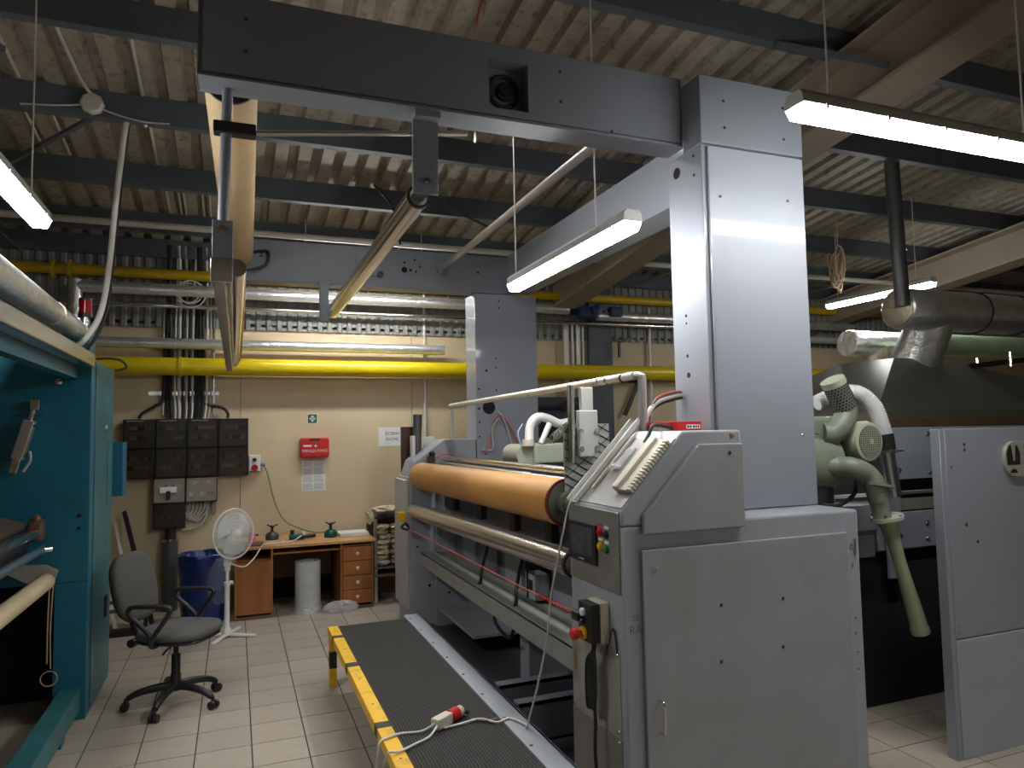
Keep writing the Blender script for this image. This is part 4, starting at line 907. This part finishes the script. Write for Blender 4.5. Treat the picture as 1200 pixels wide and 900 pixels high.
cyl((3.55, 7.6, 0), (3.55, 7.6, 1.72), .08).build('tank_stand', PURL, t); cyl((3.2, 7.6, 2.06), (3.95, 7.6, 2.06), .10, n=20).build('pump', GREYB, t)
box(1.535, 1.70, 7.0, 7.03, 1.33, 1.83).build('warning_panel', BROWNP, G, bevel=.003)

# ================================================================= INNER BLOWER (between the frames)
IB = thing('inner_blower', 'pale green blower with white hoses behind the orange roller', 'blower', (2.2, 5.0, 1.3))
box(2.10, 2.46, 4.95, 5.25, 1.52, 1.67).build('terminal_cover', GREENL, IB, bevel=.015)
cyl((2.06, 4.98, 1.58), (2.06, 5.3, 1.58), .09, n=22).build('motor', GREENL, IB)
cyl((2.3, 5.1, 1.36), (2.3, 5.1, 1.52), .16, n=24).build('fan_casing', DARK, IB)
box(2.05, 2.5, 4.9, 5.3, 1.30, 1.36).build('blower_base', DARK, IB)
tube([(2.08, 5.0, 1.65), (2.09, 5.0, 1.80), (2.15, 5.0, 1.87), (2.25, 5.02, 1.86), (2.36, 5.05, 1.82), (2.48, 5.05, 1.84)], .034, 12).build('white_hose', WHITE, IB)
tube([(2.16, 4.96, 1.67), (2.20, 4.96, 1.75), (2.24, 4.97, 1.82)], .022, 10).build('white_hose', WHITE, IB)
sp = [(2.27 + .14 * k / 60 + .0, 5.0 + .035 * math.cos(k * .9), 1.70 + .10 * k / 60 + .035 * math.sin(k * .9)) for k in range(61)]
tube(sp, .008, 6, 1).build('spiral_hose', GREENB, IB)
tube([(2.02, 5.0, 1.64), (1.99, 5.0, 1.75), (2.03, 5.0, 1.82)], .006, 6).build('blue_wire', BLUEW, IB)
tube([(2.13, 5.06, 1.7), (2.14, 5.06, 1.8), (2.2, 5.06, 1.84)], .012, 6).build('blue_wire', BLUEW, IB)
MB().lathe([(.045, 0), (.045, .05)], (2.05, 4.95, 1.655), (0, 0, 1)).build('hose_cuff', CREAM, IB)
tube([(2.02, 4.97, 1.50), (2.06, 4.96, 1.42), (2.2, 4.95, 1.40)], .03, 10).build('white_hose', WHITE, IB)

# ================================================================= RIGHT BLOWER
RBW = thing('air_blower', 'olive green side channel blower with bent pipes beside the wide column', 'blower', (3.2, 3.1, .9))
def P1(x, z, y=3.1):   # helper: place given at Y=3.3 measure, moved to Y
    k = y / 3.3; return (x * k, y, 1.77 + (z - 1.77) * k)
MB().lathe([(.05, -.13), (.17, -.12), (.18, -.05), (.18, .05), (.17, .12), (.05, .13)], (3.07, 3.22, 1.56), (1, 0, 0), 28).build('impeller_casing', GREENB, RBW)
box(2.95, 3.20, 3.1, 3.34, 1.63, 1.82).build('top_housing', GREENB, RBW, bevel=.025)
tube([P1(3.27, 1.72, 3.12), P1(3.35, 1.72, 3.10), P1(3.42, 1.76, 3.08), P1(3.47, 1.84, 3.08), P1(3.445, 1.92, 3.08), P1(3.40, 2.0, 3.08)], .062, 18).build('inlet_elbow', GREENB, RBW)
sl = cyl(P1(3.47, 1.87, 3.08), P1(3.385, 2.02, 3.08), .066, n=24).build('silencer', mat('perforated_steel', (.20, .20, .17), .4, .5), RBW)
d0 = (Vector(P1(3.385, 2.02, 3.08)) - Vector(P1(3.47, 1.87, 3.08))); l0 = d0.length; d0.normalize(); a0 = d0.orthogonal().normalized(); b0 = d0.cross(a0); pm = MB()
for i in range(9):
    for j in range(22):
        t = 2 * math.pi * (j + .5 * (i % 2)) / 22; rdir = a0 * math.cos(t) + b0 * math.sin(t)
        pm.lathe([(.0055, 0), (.0055, .002)], Vector(P1(3.47, 1.87, 3.08)) + d0 * (l0 * (i + .7) / 9.6) + rdir * .0655, rdir, 5)
pm = pm.build('perforation', VOID, sl, 0); pm['kind'] = 'stuff'
cyl(P1(3.39, 2.01, 3.08), P1(3.372, 2.043, 3.08), .068, n=24).build('silencer_cap', GREENL, RBW)
ax = V(.08, -1, .0).normalized(); mc = V(*P1(3.585, 1.665, 3.1))
cyl(mc - ax * .20, mc - ax * .03, .098, n=28).build('motor', GREENB, RBW)
MB().lathe([(.115, -.03), (.118, .03), (.11, .05), (.095, .055)], mc, ax, 32).build('fan_cover', GREENL, RBW)
a1 = V(0, 0, 1); b1_ = ax.cross(a1)
MB().lathe([(.092, .0), (.092, .002)], mc + ax * .055, ax, 28).build('cover_recess', VOID, RBW)
gm = MB()
for k in range(-7, 8):
    q = k * .012; h = math.sqrt(max(.092 ** 2 - q * q, 0))
    gm.cyl(mc + ax * .059 + a1 * q - b1_ * h, mc + ax * .059 + a1 * q + b1_ * h, .0018, 4); gm.cyl(mc + ax * .059 + b1_ * q - a1 * h, mc + ax * .059 + b1_ * q + a1 * h, .0018, 4)
gm = gm.build('cover_grid', GREENL, RBW); gm['kind'] = 'stuff'
MB().obox(mc + ax * .062, (.03, .03, .006), Matrix((b1_, a1, ax)).transposed()).build('cover_badge', GREENL, RBW)
tube([P1(3.25, 1.53, 3.1), P1(3.38, 1.52, 3.06), P1(3.50, 1.51, 3.0), P1(3.62, 1.46, 2.98), P1(3.68, 1.38, 2.96), P1(3.70, 1.30, 2.96)], .056, 20).build('outlet_elbow', GREENB, RBW)
MB().lathe([(.062, 0), (.085, .0), (.085, .014), (.062, .014)], P1(3.70, 1.385, 2.96), (.06, .0, .3), 24).build('pipe_flange', GREENB, RBW)
MB().lathe([(.062, 0), (.05, .08), (.045, .14), (.06, .17)], P1(3.69, 1.36, 2.96), (.18, 0, -1), 22).build('outlet_body', GREENB, RBW)
MB().lathe([(.05, -.012), (.086, -.012), (.086, .006), (.05, .008)], P1(3.76, 1.19, 2.96), (.18, 0, -1), 24).build('pipe_flange', GREENL, RBW)
for k in range(5):
    t = 2 * math.pi * k / 5; p = Vector(P1(3.76, 1.19, 2.96)) + V(.073 * math.cos(t), .073 * math.sin(t), .012)
    MB().lathe([(.008, 0), (.008, .008)], p, (0, 0, 1), 6).build('flange_bolt', DARK, RBW)
MB().lathe([(.058, 0), (.046, .05), (.036, .14), (.033, .24), (.036, .36), (.043, .50), (.046, .62), (.05, .63), (.05, .66), (.04, .66)], P1(3.76, 1.18, 2.96), (.19, -.02, -.65), 22).build('nozzle', mat('olive_nozzle_paint', (.24, .26, .15), .45, 0, .1), RBW)
hs = MB(); hp_ = [P1(3.24, 1.90, 3.25), P1(3.42, 1.96, 3.22), P1(3.58, 1.96, 3.18), P1(3.70, 1.88, 3.14), P1(3.755, 1.76, 3.12), P1(3.77, 1.70, 3.12)]
hs.tube(hp_, .044, 18, 10).build('clear_hose', mat('clear_ribbed_hose', (.62, .63, .62), .3), RBW)
# hose ribs
P_ = [Vector(p) for p in hp_]; rib = MB(); cur = []
for i in range(len(P_) - 1):
    p0 = P_[max(i - 1, 0)]; p1 = P_[i]; p2 = P_[i + 1]; p3 = P_[min(i + 2, len(P_) - 1)]
    for k in range(10):
        t = k / 10; cur.append(.5 * ((2 * p1) + (p2 - p0) * t + (2 * p0 - 5 * p1 + 4 * p2 - p3) * t * t + (3 * p1 - p0 - 3 * p2 + p3) * t ** 3))
for i in range(1, len(cur) - 1): rib.torus(cur[i], cur[i + 1] - cur[i - 1], .0445, .0035, 16, 4)
rb_ = rib.build('hose_ribs', mat('hose_rib_grey', (.50, .51, .50), .35), RBW); rb_['kind'] = 'stuff'
cyl(P1(3.77, 1.71, 3.12), P1(3.785, 1.61, 3.12), .052, n=20).build('hose_cuff', DARK, RBW)
cyl(P1(3.785, 1.61, 3.12), P1(3.83, 1.32, 3.12), .042, n=18).build('steel_stub', STEEL, RBW)
MB().bar(P1(3.72, 1.60, 3.08), P1(3.93, 1.60, 3.08), .012, .012).build('clamp_bolt', STEEL, RBW)
MB()._ring(Vector(P1(3.79, 1.60, 3.12)) - V(0, 0, .008), V(.1, 0, 1), .055, .012, .016, 20).build('hose_clamp', STEEL, RBW)
tube([(3.05, 3.1, 1.33), (3.15, 3.08, 1.32), (3.27, 3.08, 1.38), (3.30, 3.1, 1.48), (3.29, 3.15, 1.55)], .012, 8).build('cable', CABLE, RBW)
cyl((3.07, 3.24, 1.3), (3.07, 3.24, 1.42), .15, n=22).build('casing_foot', DARK, RBW)
box(2.85, 3.55, 3.14, 3.34, 1.26, 1.30).build('mounting_shelf', PAINTD, RBW)

# ================================================================= RIGHT DRYER
DRY = thing('dryer_oven', 'grey panelled dryer with oval emblem at the right edge', 'machine', (4.5, 3.3, 0))
box(3.535, 3.57, 2.742, 2.80, .0, 1.735).build('end_panel', PAINTC, DRY, bevel=.004)
p1 = box(3.572, 5.2, 2.742, 2.765, .62, 1.738).build('front_panel', PAINTC, DRY, bevel=.004)
p2 = box(3.572, 5.2, 2.738, 2.76, .0, .614).build('lower_panel', PAINT, DRY, bevel=.004)
box(3.57, 5.2, 2.766, 2.80, 0, 1.73).build('panel_core', PAINTD, DRY)
for (x, z, s) in [(3.72, 1.65, SCREWD), (3.72, 1.62, SCREWD), (3.61, 1.53, SCREW), (3.78, 1.12, SCREWD), (4.25, 1.70, SCREWD), (3.70, 1.22, SCREWD)]: inst(s, 'screw', (x, 2.742, z), p1)
for z in (.66, .69): inst(SCREW, 'screw', (3.59, 2.742, z), p1)
# emblem
em = MB(); n = 32
def oval(cx, cz, w, h, r, k=8):
    o = []
    for (sx, sz, t0) in ((1, 1, 0), (-1, 1, 1), (-1, -1, 2), (1, -1, 3)):
        for i in range(k + 1):
            t = (t0 + i / k) * math.pi / 2; o.append((cx + sx * (w - r) + r * math.cos(t), cz + sz * (h - r) + r * math.sin(t)))
    return o
em = MB().prism(oval(4.31, 1.56, .30, .10, .09), 'y', 2.72, 2.742).build('emblem_plate', mat('dull_silver', (.42, .40, .34), .4, .4), DRY, bevel=.003)
def el(cx, cz, w, h, t0=0, t1=2 * math.pi, k=20): return [(cx + w * math.cos(t0 + (t1 - t0) * i / k), cz + h * math.sin(t0 + (t1 - t0) * i / k)) for i in range(k + (0 if t1 - t0 > 6.2 else 1))]
def emk(cx, pts): MB().prism([(cx + u * 1.6, 1.56 + (w - 1.555) * 1.6) for u, w in pts], 'y', 2.7185, 2.72).build('emblem_mark', DARK, em)
for cx in (4.078, 4.31, 4.542):
    emk(cx, [(-.032, 1.535), (-.034, 1.575), (-.020, 1.603), (-.010, 1.603), (-.001, 1.548), (.009, 1.548), (.014, 1.603), (.024, 1.60), (.036, 1.575), (.034, 1.535)])
    emk(cx, [(.018 * math.cos(math.pi * i / 14), 1.507 + .014 * math.sin(math.pi * i / 14)) for i in range(15)])
    if cx < 4.5: emk(cx, [(.056, 1.50), (.060, 1.606), (.084, 1.606), (.088, 1.50), (.072, 1.495)])
# recessed plates between the machines
q1 = box(3.93, 5.4, 3.40, 3.42, 1.41, 1.745).build('upper_plate', PAINTC, DRY, bevel=.003)
q2 = box(3.80, 5.4, 3.40, 3.42, .97, 1.20).build('lower_plate', PAINTC, DRY, bevel=.003)
q3 = box(3.83, 3.95, 3.36, 3.38, .80, 1.52).build('strut_plate', PAINTC, DRY, bevel=.003)
for (x, z) in [(4.27, 1.70), (4.27, 1.45), (4.0, 1.47)]: inst(BOLT, 'bolt', (x, 3.40, z), q1)
for (x, z) in [(4.22, 1.12), (4.22, 1.02)]: inst(BOLT, 'bolt', (x, 3.40, z), q2)
for (x, z) in [(3.92, 1.49), (3.93, 1.20), (3.93, 1.06), (3.90, .86)]: inst(BOLT, 'bolt', (x, 3.36, z), q3)
box(3.3, 5.4, 3.50, 3.53, 1.30, 1.32).build('guide_rail', WHITE, DRY); box(3.3, 5.4, 3.48, 3.54, 1.20, 1.27).build('guide_rail', GREENB, DRY)
box(2.9, 12.5, 3.46, 6.6, .0, .95).build('oven_shade_block', VOID, DRY); box(4.2, 12.5, 3.6, 6.6, .95, 1.74).build('oven_top', VOID, DRY)  # black block stands in for shade in the oven's open lower front
rr_ = cyl((2.9, 3.42, 1.33), (3.36, 3.42, 1.305), .032, n=18).build('feed_roller', WHITE, DRY); cyl((3.36, 3.42, 1.305), (3.46, 3.42, 1.30), .016).build('roller_shaft', CREAMP, rr_)
rr_ = cyl((2.9, 3.40, 1.03), (3.38, 3.40, 1.02), .028, n=18).build('feed_roller', mat('dark_blue_roller', (.02, .03, .08), .4), DRY); cyl((3.38, 3.40, 1.02), (3.55, 3.40, 1.015), .014).build('roller_shaft', mat('copper_shaft', (.45, .30, .22), .35, .7), rr_)
box(2.86, 3.85, 3.43, 3.46, 1.10, 1.22).build('cross_plate', PAINT, DRY); box(2.88, 3.8, 3.44, 3.47, .93, 1.06).build('cross_plate', PAINTD, DRY)
MB().bar((2.9, 2.72, .02), (3.25, 2.45, .02), .03, .03).build('floor_rail', PAINTD, DRY)
# hood on the oven
HD = thing('extraction_hood', 'olive sheet metal extraction hood above the dryer', 'hood', (6.2, 5.0, 1.745))
hb = [(4.85, 4.3), (8.6, 4.3), (8.6, 6.4), (4.85, 6.4)]; ht = [(5.60, 4.75), (6.25, 4.75), (6.25, 5.4), (5.60, 5.4)]
hv = [(x, y, 1.81) for x, y in hb] + [(x, y, 1.87) for x, y in hb] + [(x, y, 2.37) for x, y in ht]
MB().add(hv, [(3, 2, 1, 0), (0, 1, 5, 4), (1, 2, 6, 5), (2, 3, 7, 6), (3, 0, 4, 7), (4, 5, 9, 8), (5, 6, 10, 9), (6, 7, 11, 10), (7, 4, 8, 11), (8, 9, 10, 11)]).build('hood_shell', HOODM, HD)
box(4.80, 8.7, 4.26, 6.45, 1.745, 1.81).build('wooden_base', WOODD, HD)
# ducts
DU = thing('foil_duct', 'large foil wrapped ventilation duct with a stained round end', 'duct', (5.5, 4.9, 2.78))
m = MB().lathe([(.0, 0), (.16, 0), (.185, .02), (.185, .4), (.187, 1.2), (.185, 2.2), (.186, 6.5)], (5.52, 4.62, 2.80), (1, 0, 0), 36); crumple(m, .003, 6); m.build('duct_run', ALU, DU, 60)
m = MB().lathe([(.0, 0), (.15, 0), (.165, .012), (.165, .03)], (5.505, 4.62, 2.80), (1, 0, 0), 30); crumple(m, .004, 9); m.build('duct_end', FOILD, DU, 60)
m = MB().lathe([(.19, .46), (.20, .30), (.20, .12), (.215, .0), (.215, -.03)], (6.02, 4.86, 2.38), (0, -.5, 1), 30); crumple(m, .004, 7); m.build('duct_tee', ALU, DU, 60)
for x in (6.5, 7.05): MB().torus((x, 4.62, 2.80), (1, 0, 0), .19, .008, 32, 6).build('duct_strap', DARK, DU)
D2 = thing('foil_duct', 'smaller foil wrapped duct elbow behind the big duct', 'duct', (5.9, 5.4, 2.3))
m = MB().lathe([(.13, 0), (.135, .03), (.135, .95)], (5.84, 5.5, 2.60), (1, 0, 0), 28); crumple(m, .004, 12); m.build('duct_run', ALU, D2, 60)
m = MB().lathe([(.13, 0), (.12, -.2), (.115, -.62)], (6.22, 5.5, 2.58), (.0, 0, 1), 26); crumple(m, .004, 13); m.build('duct_drop', FOILD, D2, 60)
t = thing('vent_stack', 'dark vertical flue pipe rising from the duct end to the roof', 'flue', (5.46, 4.56, 2.7))
cyl((5.47, 4.52, 2.80), (5.47, 4.56, 4.25), .062, n=20).build('flue', DUCTG, t); MB()._ring(V(5.47, 4.53, 3.3), V(0, 0, 1), .066, .008, .03, 20).build('joint', DUCTG, t)
t = thing('green_duct', 'pale green tube duct running right below the foil duct', 'duct', (7.5, 4.6, 2.5))
cyl((6.25, 5.1, 2.56), (12, 5.1, 2.56), .11, n=24).build('tube', GREENP, t)
t = thing('hood_chain', 'black chain hoist fitting on the hood beside the green duct', 'hoist', (6.9, 4.5, 2.3))
MB().bar((6.5, 4.7, 2.30), (7.5, 4.55, 2.40), .05, .05).build('arm', DARK, t); cyl((6.95, 4.6, 2.30), (6.95, 4.6, 2.44), .015, n=8).build('bolt_rod', CHROME, t); cyl((6.6, 4.68, 2.24), (6.6, 4.68, 2.38), .015, n=8).build('bolt_rod', CHROME, t)

# ================================================================= CEILING BITS
t = thing('rope_coil', 'coil of tan rope hanging from the roof right of the wide column', 'rope', (6.2, 5.9, 3.4))
for k in range(6): MB().tube([(6.22 + .10 * math.sin(a + k) * (.7 + .06 * k), 5.9 + .02 * k, 3.55 + .20 * math.cos(a) - .02 * k) for a in [2 * math.pi * j / 14 for j in range(14)]], .011, 6, 2, True).build('rope_loop', ROPE, t)
tube([(6.22, 5.92, 3.75), (6.22, 5.92, 4.0), (6.22, 5.92, 4.11)], .008, 6, 1).build('rope_line', ROPE, t)
t = thing('junction_box', 'white round junction box on the roof purlin at the upper left', 'box', (-.93, 5.42, 3.98))
MB().lathe([(.075, 0), (.075, .03), (.06, .045)], (-.93, 5.449, 4.06), (0, -1, 0), 8).build('box_body', CREAMP, t)
for pts in [[(-.93, 5.43, 4.12), (-.98, 5.3, 4.165), (-1.02, 4.6, 4.24)], [(-1.0, 5.43, 4.04), (-1.15, 5.44, 4.02), (-1.35, 5.44, 4.0)], [(-.87, 5.43, 4.03), (-.75, 5.44, 4.0), (-.6, 5.44, 3.98), (-.45, 5.44, 3.99)]]:
    tube(pts, .012 if pts[0][2] > 4.1 else .006, 6, 2).build('conduit', CREAMP, t)
for i, (x, ya, yb) in enumerate([(-.62, 4.5, 5.42), (-1.35, 4.55, 5.4), (-1.42, 5.5, 6.45), (-1.25, 5.5, 6.45), (-.62, 5.5, 6.45), (-.60, 6.55, 7.45), (-.50, 6.55, 7.45), (-.46, 6.55, 7.45), (-.30, 6.55, 7.45), (-.24, 6.55, 7.45), (-.08, 6.55, 7.45), (.02, 6.55, 7.45)]):
    lab = ['left of the white hose', 'far left edge', 'behind the left lamp wire', 'right of the left lamp wire', 'behind the white hose', 'first of the rear cluster from the left', 'second of the rear cluster', 'third of the rear cluster', 'fourth of the rear cluster', 'fifth of the rear cluster', 'sixth of the rear cluster', 'last of the rear cluster'][i]
    tag(cyl((x, ya, ROOF(ya) - .012), (x, yb, ROOF(yb) - .012), .011, n=8).build('roof_conduit', CREAMP), 'thin pale conduit under the roof sheets, ' + lab, 'conduit', 'roof conduits')
HS = thing('white_hose', 'thick white cable hose hanging from the roof to the teal machine', 'hose', (-.9, 5.6, 2.35))
tube([(-.60, 5.50, 3.98), (-.68, 5.50, 4.05), (-.73, 5.5, 3.98), (-.76, 5.5, 3.7), (-.795, 5.5, 3.3), (-.82, 5.5, 2.95), (-.86, 5.5, 2.65), (-.93, 5.5, 2.48), (-1.03, 5.5, 2.37), (-1.1, 5.5, 2.33)], .020, 10).build('hose', CABW, HS)
tube([(-.62, 5.53, 4.0), (-.69, 5.53, 4.03), (-.73, 5.53, 3.9), (-.78, 5.53, 3.3), (-.81, 5.53, 2.9), (-.84, 5.53, 2.62), (-.92, 5.53, 2.42), (-1.0, 5.53, 2.33)], .012, 8).build('black_cable', CABLE, HS)
tag(tube([(1.35, 3.55, 4.32), (1.28, 3.5, 4.2), (1.22, 3.45, 4.1), (1.16, 3.40, 3.9)], .006, 6).build('red_roof_wire', REDW), 'red wire hanging from the roof sheets above the near beam', 'wire')
tag(tube([(1.15, 6.3, 4.02), (1.32, 6.3, 3.82), (1.36, 6.3, 3.6), (1.40, 6.35, 3.5)], .010, 6).build('dangling_cable', CABLE), 'thin dark cable dangling from the purlin onto the far beam', 'cable')
tag(tube([(1.40, 5.6, 3.95), (1.55, 5.7, 3.82), (1.75, 5.8, 3.70), (2.1, 5.95, 3.62)], .010, 6).build('dangling_cable', CABLE), 'dark cable slanting down from the purlin past the tie rod', 'cable')
tag(tube([(1.72, 4.9, 4.2), (1.66, 4.9, 4.1), (1.65, 4.9, 3.92)], .010, 6).build('roof_hook', CABW), 'short white cable end hanging above the tie rod', 'cable')
tag(MB().bar((3.0, 1.9, 4.57), (3.55, 2.05, 3.88), .04, .004, (0, 1, 0)).build('tape_strip', CREAM), 'strip of cream tape hanging from the roof at the upper right', 'tape')
tag(MB().tube([(6.75, 5.5, 4.0), (6.73, 5.5, 3.9), (6.70, 5.5, 3.6), (6.70, 5.52, 3.29)], .006, 6, 2).build('lamp_cable', CABG), 'thin cable dropping to the far right lamp', 'cable')

# ================================================================= TEAL MACHINE
TM = thing('teal_machine', 'large teal painted roller machine at the left edge', 'machine', (-1.2, 5.6, 0))
box(-3.2, -.875, 5.3, 6.15, .86, 2.29).build('side_frame', TEAL, TM, bevel=.006)
box(-1.06, -.875, 5.3, 6.15, 0, .86).build('frame_post', TEAL, TM, bevel=.006)
box(-.876, -.868, 5.42, 6.13, .03, 2.29).build('side_cover', TEALL, TM, bevel=.002)
box(-.868, -.862, 5.9, 6.1, 1.30, 1.75).build('cover_hatch', TEALL, TM, bevel=.002)
box(-.95, -.80, 6.16, 6.36, 1.33, 1.74).build('rear_box', TEAL, TM, bevel=.004)
box(-.868, -.855, 5.88, 5.96, .50, .64).build('rubber_buffer', DARK, TM)
box(-.868, -.866, 5.80, 5.87, 1.84, 1.865).build('sticker', WHITE, TM); box(-.868, -.866, 5.80, 5.87, 1.80, 1.835).build('sticker', mat('blue_sticker', (.05, .08, .3), .5), TM)
box(-3.2, -1.06, 5.8, 6.15, 0, .86).build('inner_shade_panel', VOID, TM)  # black panel stands in for the shade inside the open frame
cn = MB().box(-.95, -.86, 2.0, 5.285, 2.235, 2.325)
cn.build('steel_channel', STEEL, TM, bevel=.008)
box(-1.02, -.952, 2.0, 5.295, 2.16, 2.25).build('top_beam', TEAL, TM)
MB().prism([(-3.2, 2.05), (-1.30, 2.05), (-1.14, 1.98), (-1.14, 1.93), (-1.28, 1.93), (-1.36, 1.90), (-1.42, 1.93), (-3.2, 1.93)], 'y', 5.275, 5.298).build('cylinder_bracket', TEAL, TM)
pc = V(-1.17, 5.23, 1.99); pe = V(-1.285, 5.23, 1.545); dd_ = (pe - pc).normalized()
cl = MB().bar(pc + dd_ * .10, pc + dd_ * .35, .07, .065).build('air_cylinder', mat('brushed_aluminium', (.5, .49, .46), .35, .8), TM, bevel=.008)
cyl(pc + dd_ * .02, pc + dd_ * .12, .016).build('cylinder_rod', CHROME, cl); MB().obox(pc, (.05, .05, .07)).build('clevis', STEEL, cl, bevel=.006)
MB().bar(pc + dd_ * .33, pc + dd_ * .44, .04, .045).build('mounting', STEEL, cl, bevel=.006); cyl(pc + dd_ * .36 + V(0, -.04, 0), pc + dd_ * .36 + V(0, .0, 0), .018).build('pivot_bolt', CHROME, cl)
tube([pc + dd_ * .30 + V(.05, 0, 0), pc + dd_ * .36 + V(.07, 0, 0), pc + dd_ * .43 + V(.05, 0, 0)], .008, 6).build('air_hose', CABG, cl)
for a_ in (.12, .31): MB().bar(pc + dd_ * a_, pc + dd_ * (a_ + .02), .065, .065).build('end_cap', STEEL, cl)
MB().lathe([(.02, 0), (.02, .006), (.010, .012)], (-1.06, 5.298, 2.14), (0, -1, 0)).build('plug_cap', CHROME, TM)
MB().lathe([(.012, 0), (.012, .006)], (-.93, 5.298, 1.28), (0, -1, 0)).build('hole_plug', VOID, TM); MB().lathe([(.010, 0), (.010, .006)], (-.93, 5.298, 1.20), (0, -1, 0)).build('hole_plug', VOID, TM)
# rollers towards the viewer
cr = cyl((-1.09, 3.0, .89), (-1.09, 5.22, .89), .05, n=24).build('cream_roller', ROLLW, TM)
MB().prism([(-1.30, 1.0), (-1.10, .99), (-1.03, .95), (-1.06, .86), (-1.15, .86), (-1.30, .95)], 'y', 5.235, 5.27).build('roller_bracket', mat('pale_steel', (.45, .43, .38), .4, .6), TM)
cyl((-1.14, 3.0, 1.08), (-1.12, 5.27, 1.085), .025, n=16).build('blue_rod', mat('blue_grey_rod', (.08, .13, .17), .4, .3), TM)
cyl((-1.12, 5.22, 1.085), (-1.07, 5.25, 1.085), .02).build('rod_nut', STEEL, TM)
cyl((-1.24, 3.0, 1.14), (-1.24, 5.1, 1.14), .085, n=24).build('black_roller', DARK, TM)
cyl((-1.16, 4.6, 1.19), (-1.14, 5.2, 1.20), .03, n=16).build('brown_shaft', CHROME, TM)
box(-1.18, -1.10, 5.15, 5.25, 1.15, 1.28).build('shaft_bearing', BRONZE, TM, bevel=.015); MB().ball((-1.14, 5.18, 1.28), .03).build('bearing_knob', BRONZE, TM)
MB().obox((-1.36, 4.2, 1.30), (.36, 2.0, .03), Matrix.Rotation(.35, 3, 'Y')).build('brown_guard', mat('brown_guard_board', (.13, .075, .05), .4, .1, .25, 6), TM)
for k in range(2): tube([(-1.05 - .02 * k, 5.22, .87), (-1.06 - .015 * k, 5.22, .6), (-1.055 - .02 * k, 5.22, .36 + .03 * k)], .004, 5).build('hanging_cord', ROPE, TM)
MB().torus((-1.062, 5.22, .30), (0, 1, 0), .045, .004, 18, 5).build('cord_loop', ROPE, TM)
box(-1.02, -.905, 2.2, 5.3, .06, .20).build('floor_beam', TEALL, TM, bevel=.004)
for y in (2.4, 4.9): box(-1.0, -.92, y - .05, y + .05, 0, .06).build('beam_foot', TEAL, TM)
tg = thing('signal_beacon', 'red signal beacon on the teal machine top', 'beacon', (-1.0, 5.75, 2.31))
box(-1.12, -.95, 5.65, 5.85, 2.31, 2.52).build('beacon_box', TEALL, tg, bevel=.005)
cyl((-1.0, 5.75, 2.52), (-1.0, 5.75, 2.63), .025).build('beacon_stem', CHROME, tg); cyl((-1.0, 5.75, 2.63), (-1.0, 5.75, 2.66), .045).build('beacon_base', DARK, tg)
cyl((-1.0, 5.75, 2.66), (-1.0, 5.75, 2.75), .042, n=20).build('beacon_lens', REDD, tg); cyl((-1.0, 5.75, 2.75), (-1.0, 5.75, 2.765), .042).build('beacon_cap', DARK, tg)
tag(tube([(-.92, 5.7, 2.33), (-.84, 5.7, 2.335), (-.76, 5.7, 2.32), (-.73, 5.7, 2.27), (-.80, 5.7, 2.25)], .008, 6).build('black_lead', CABLE), 'short black cable end curling off the teal machine top', 'cable')
t = thing('foil_pipe', 'pair of foil wrapped pipes running over the teal machine towards the wall', 'pipe', (-1.0, 4.5, 2.52))
cyl((-.985, 1.5, 2.55), (-1.03, 5.62, 2.52), .066, n=22).build('pipe', ALU, t); cyl((-1.09, 1.5, 2.58), (-1.12, 5.62, 2.55), .055, n=22).build('pipe', ALU, t)
MB()._ring(V(-1.02, 4.9, 2.525), V(0, 1, 0), .071, .01, .02, 22).build('pipe_band', FOILD, t)
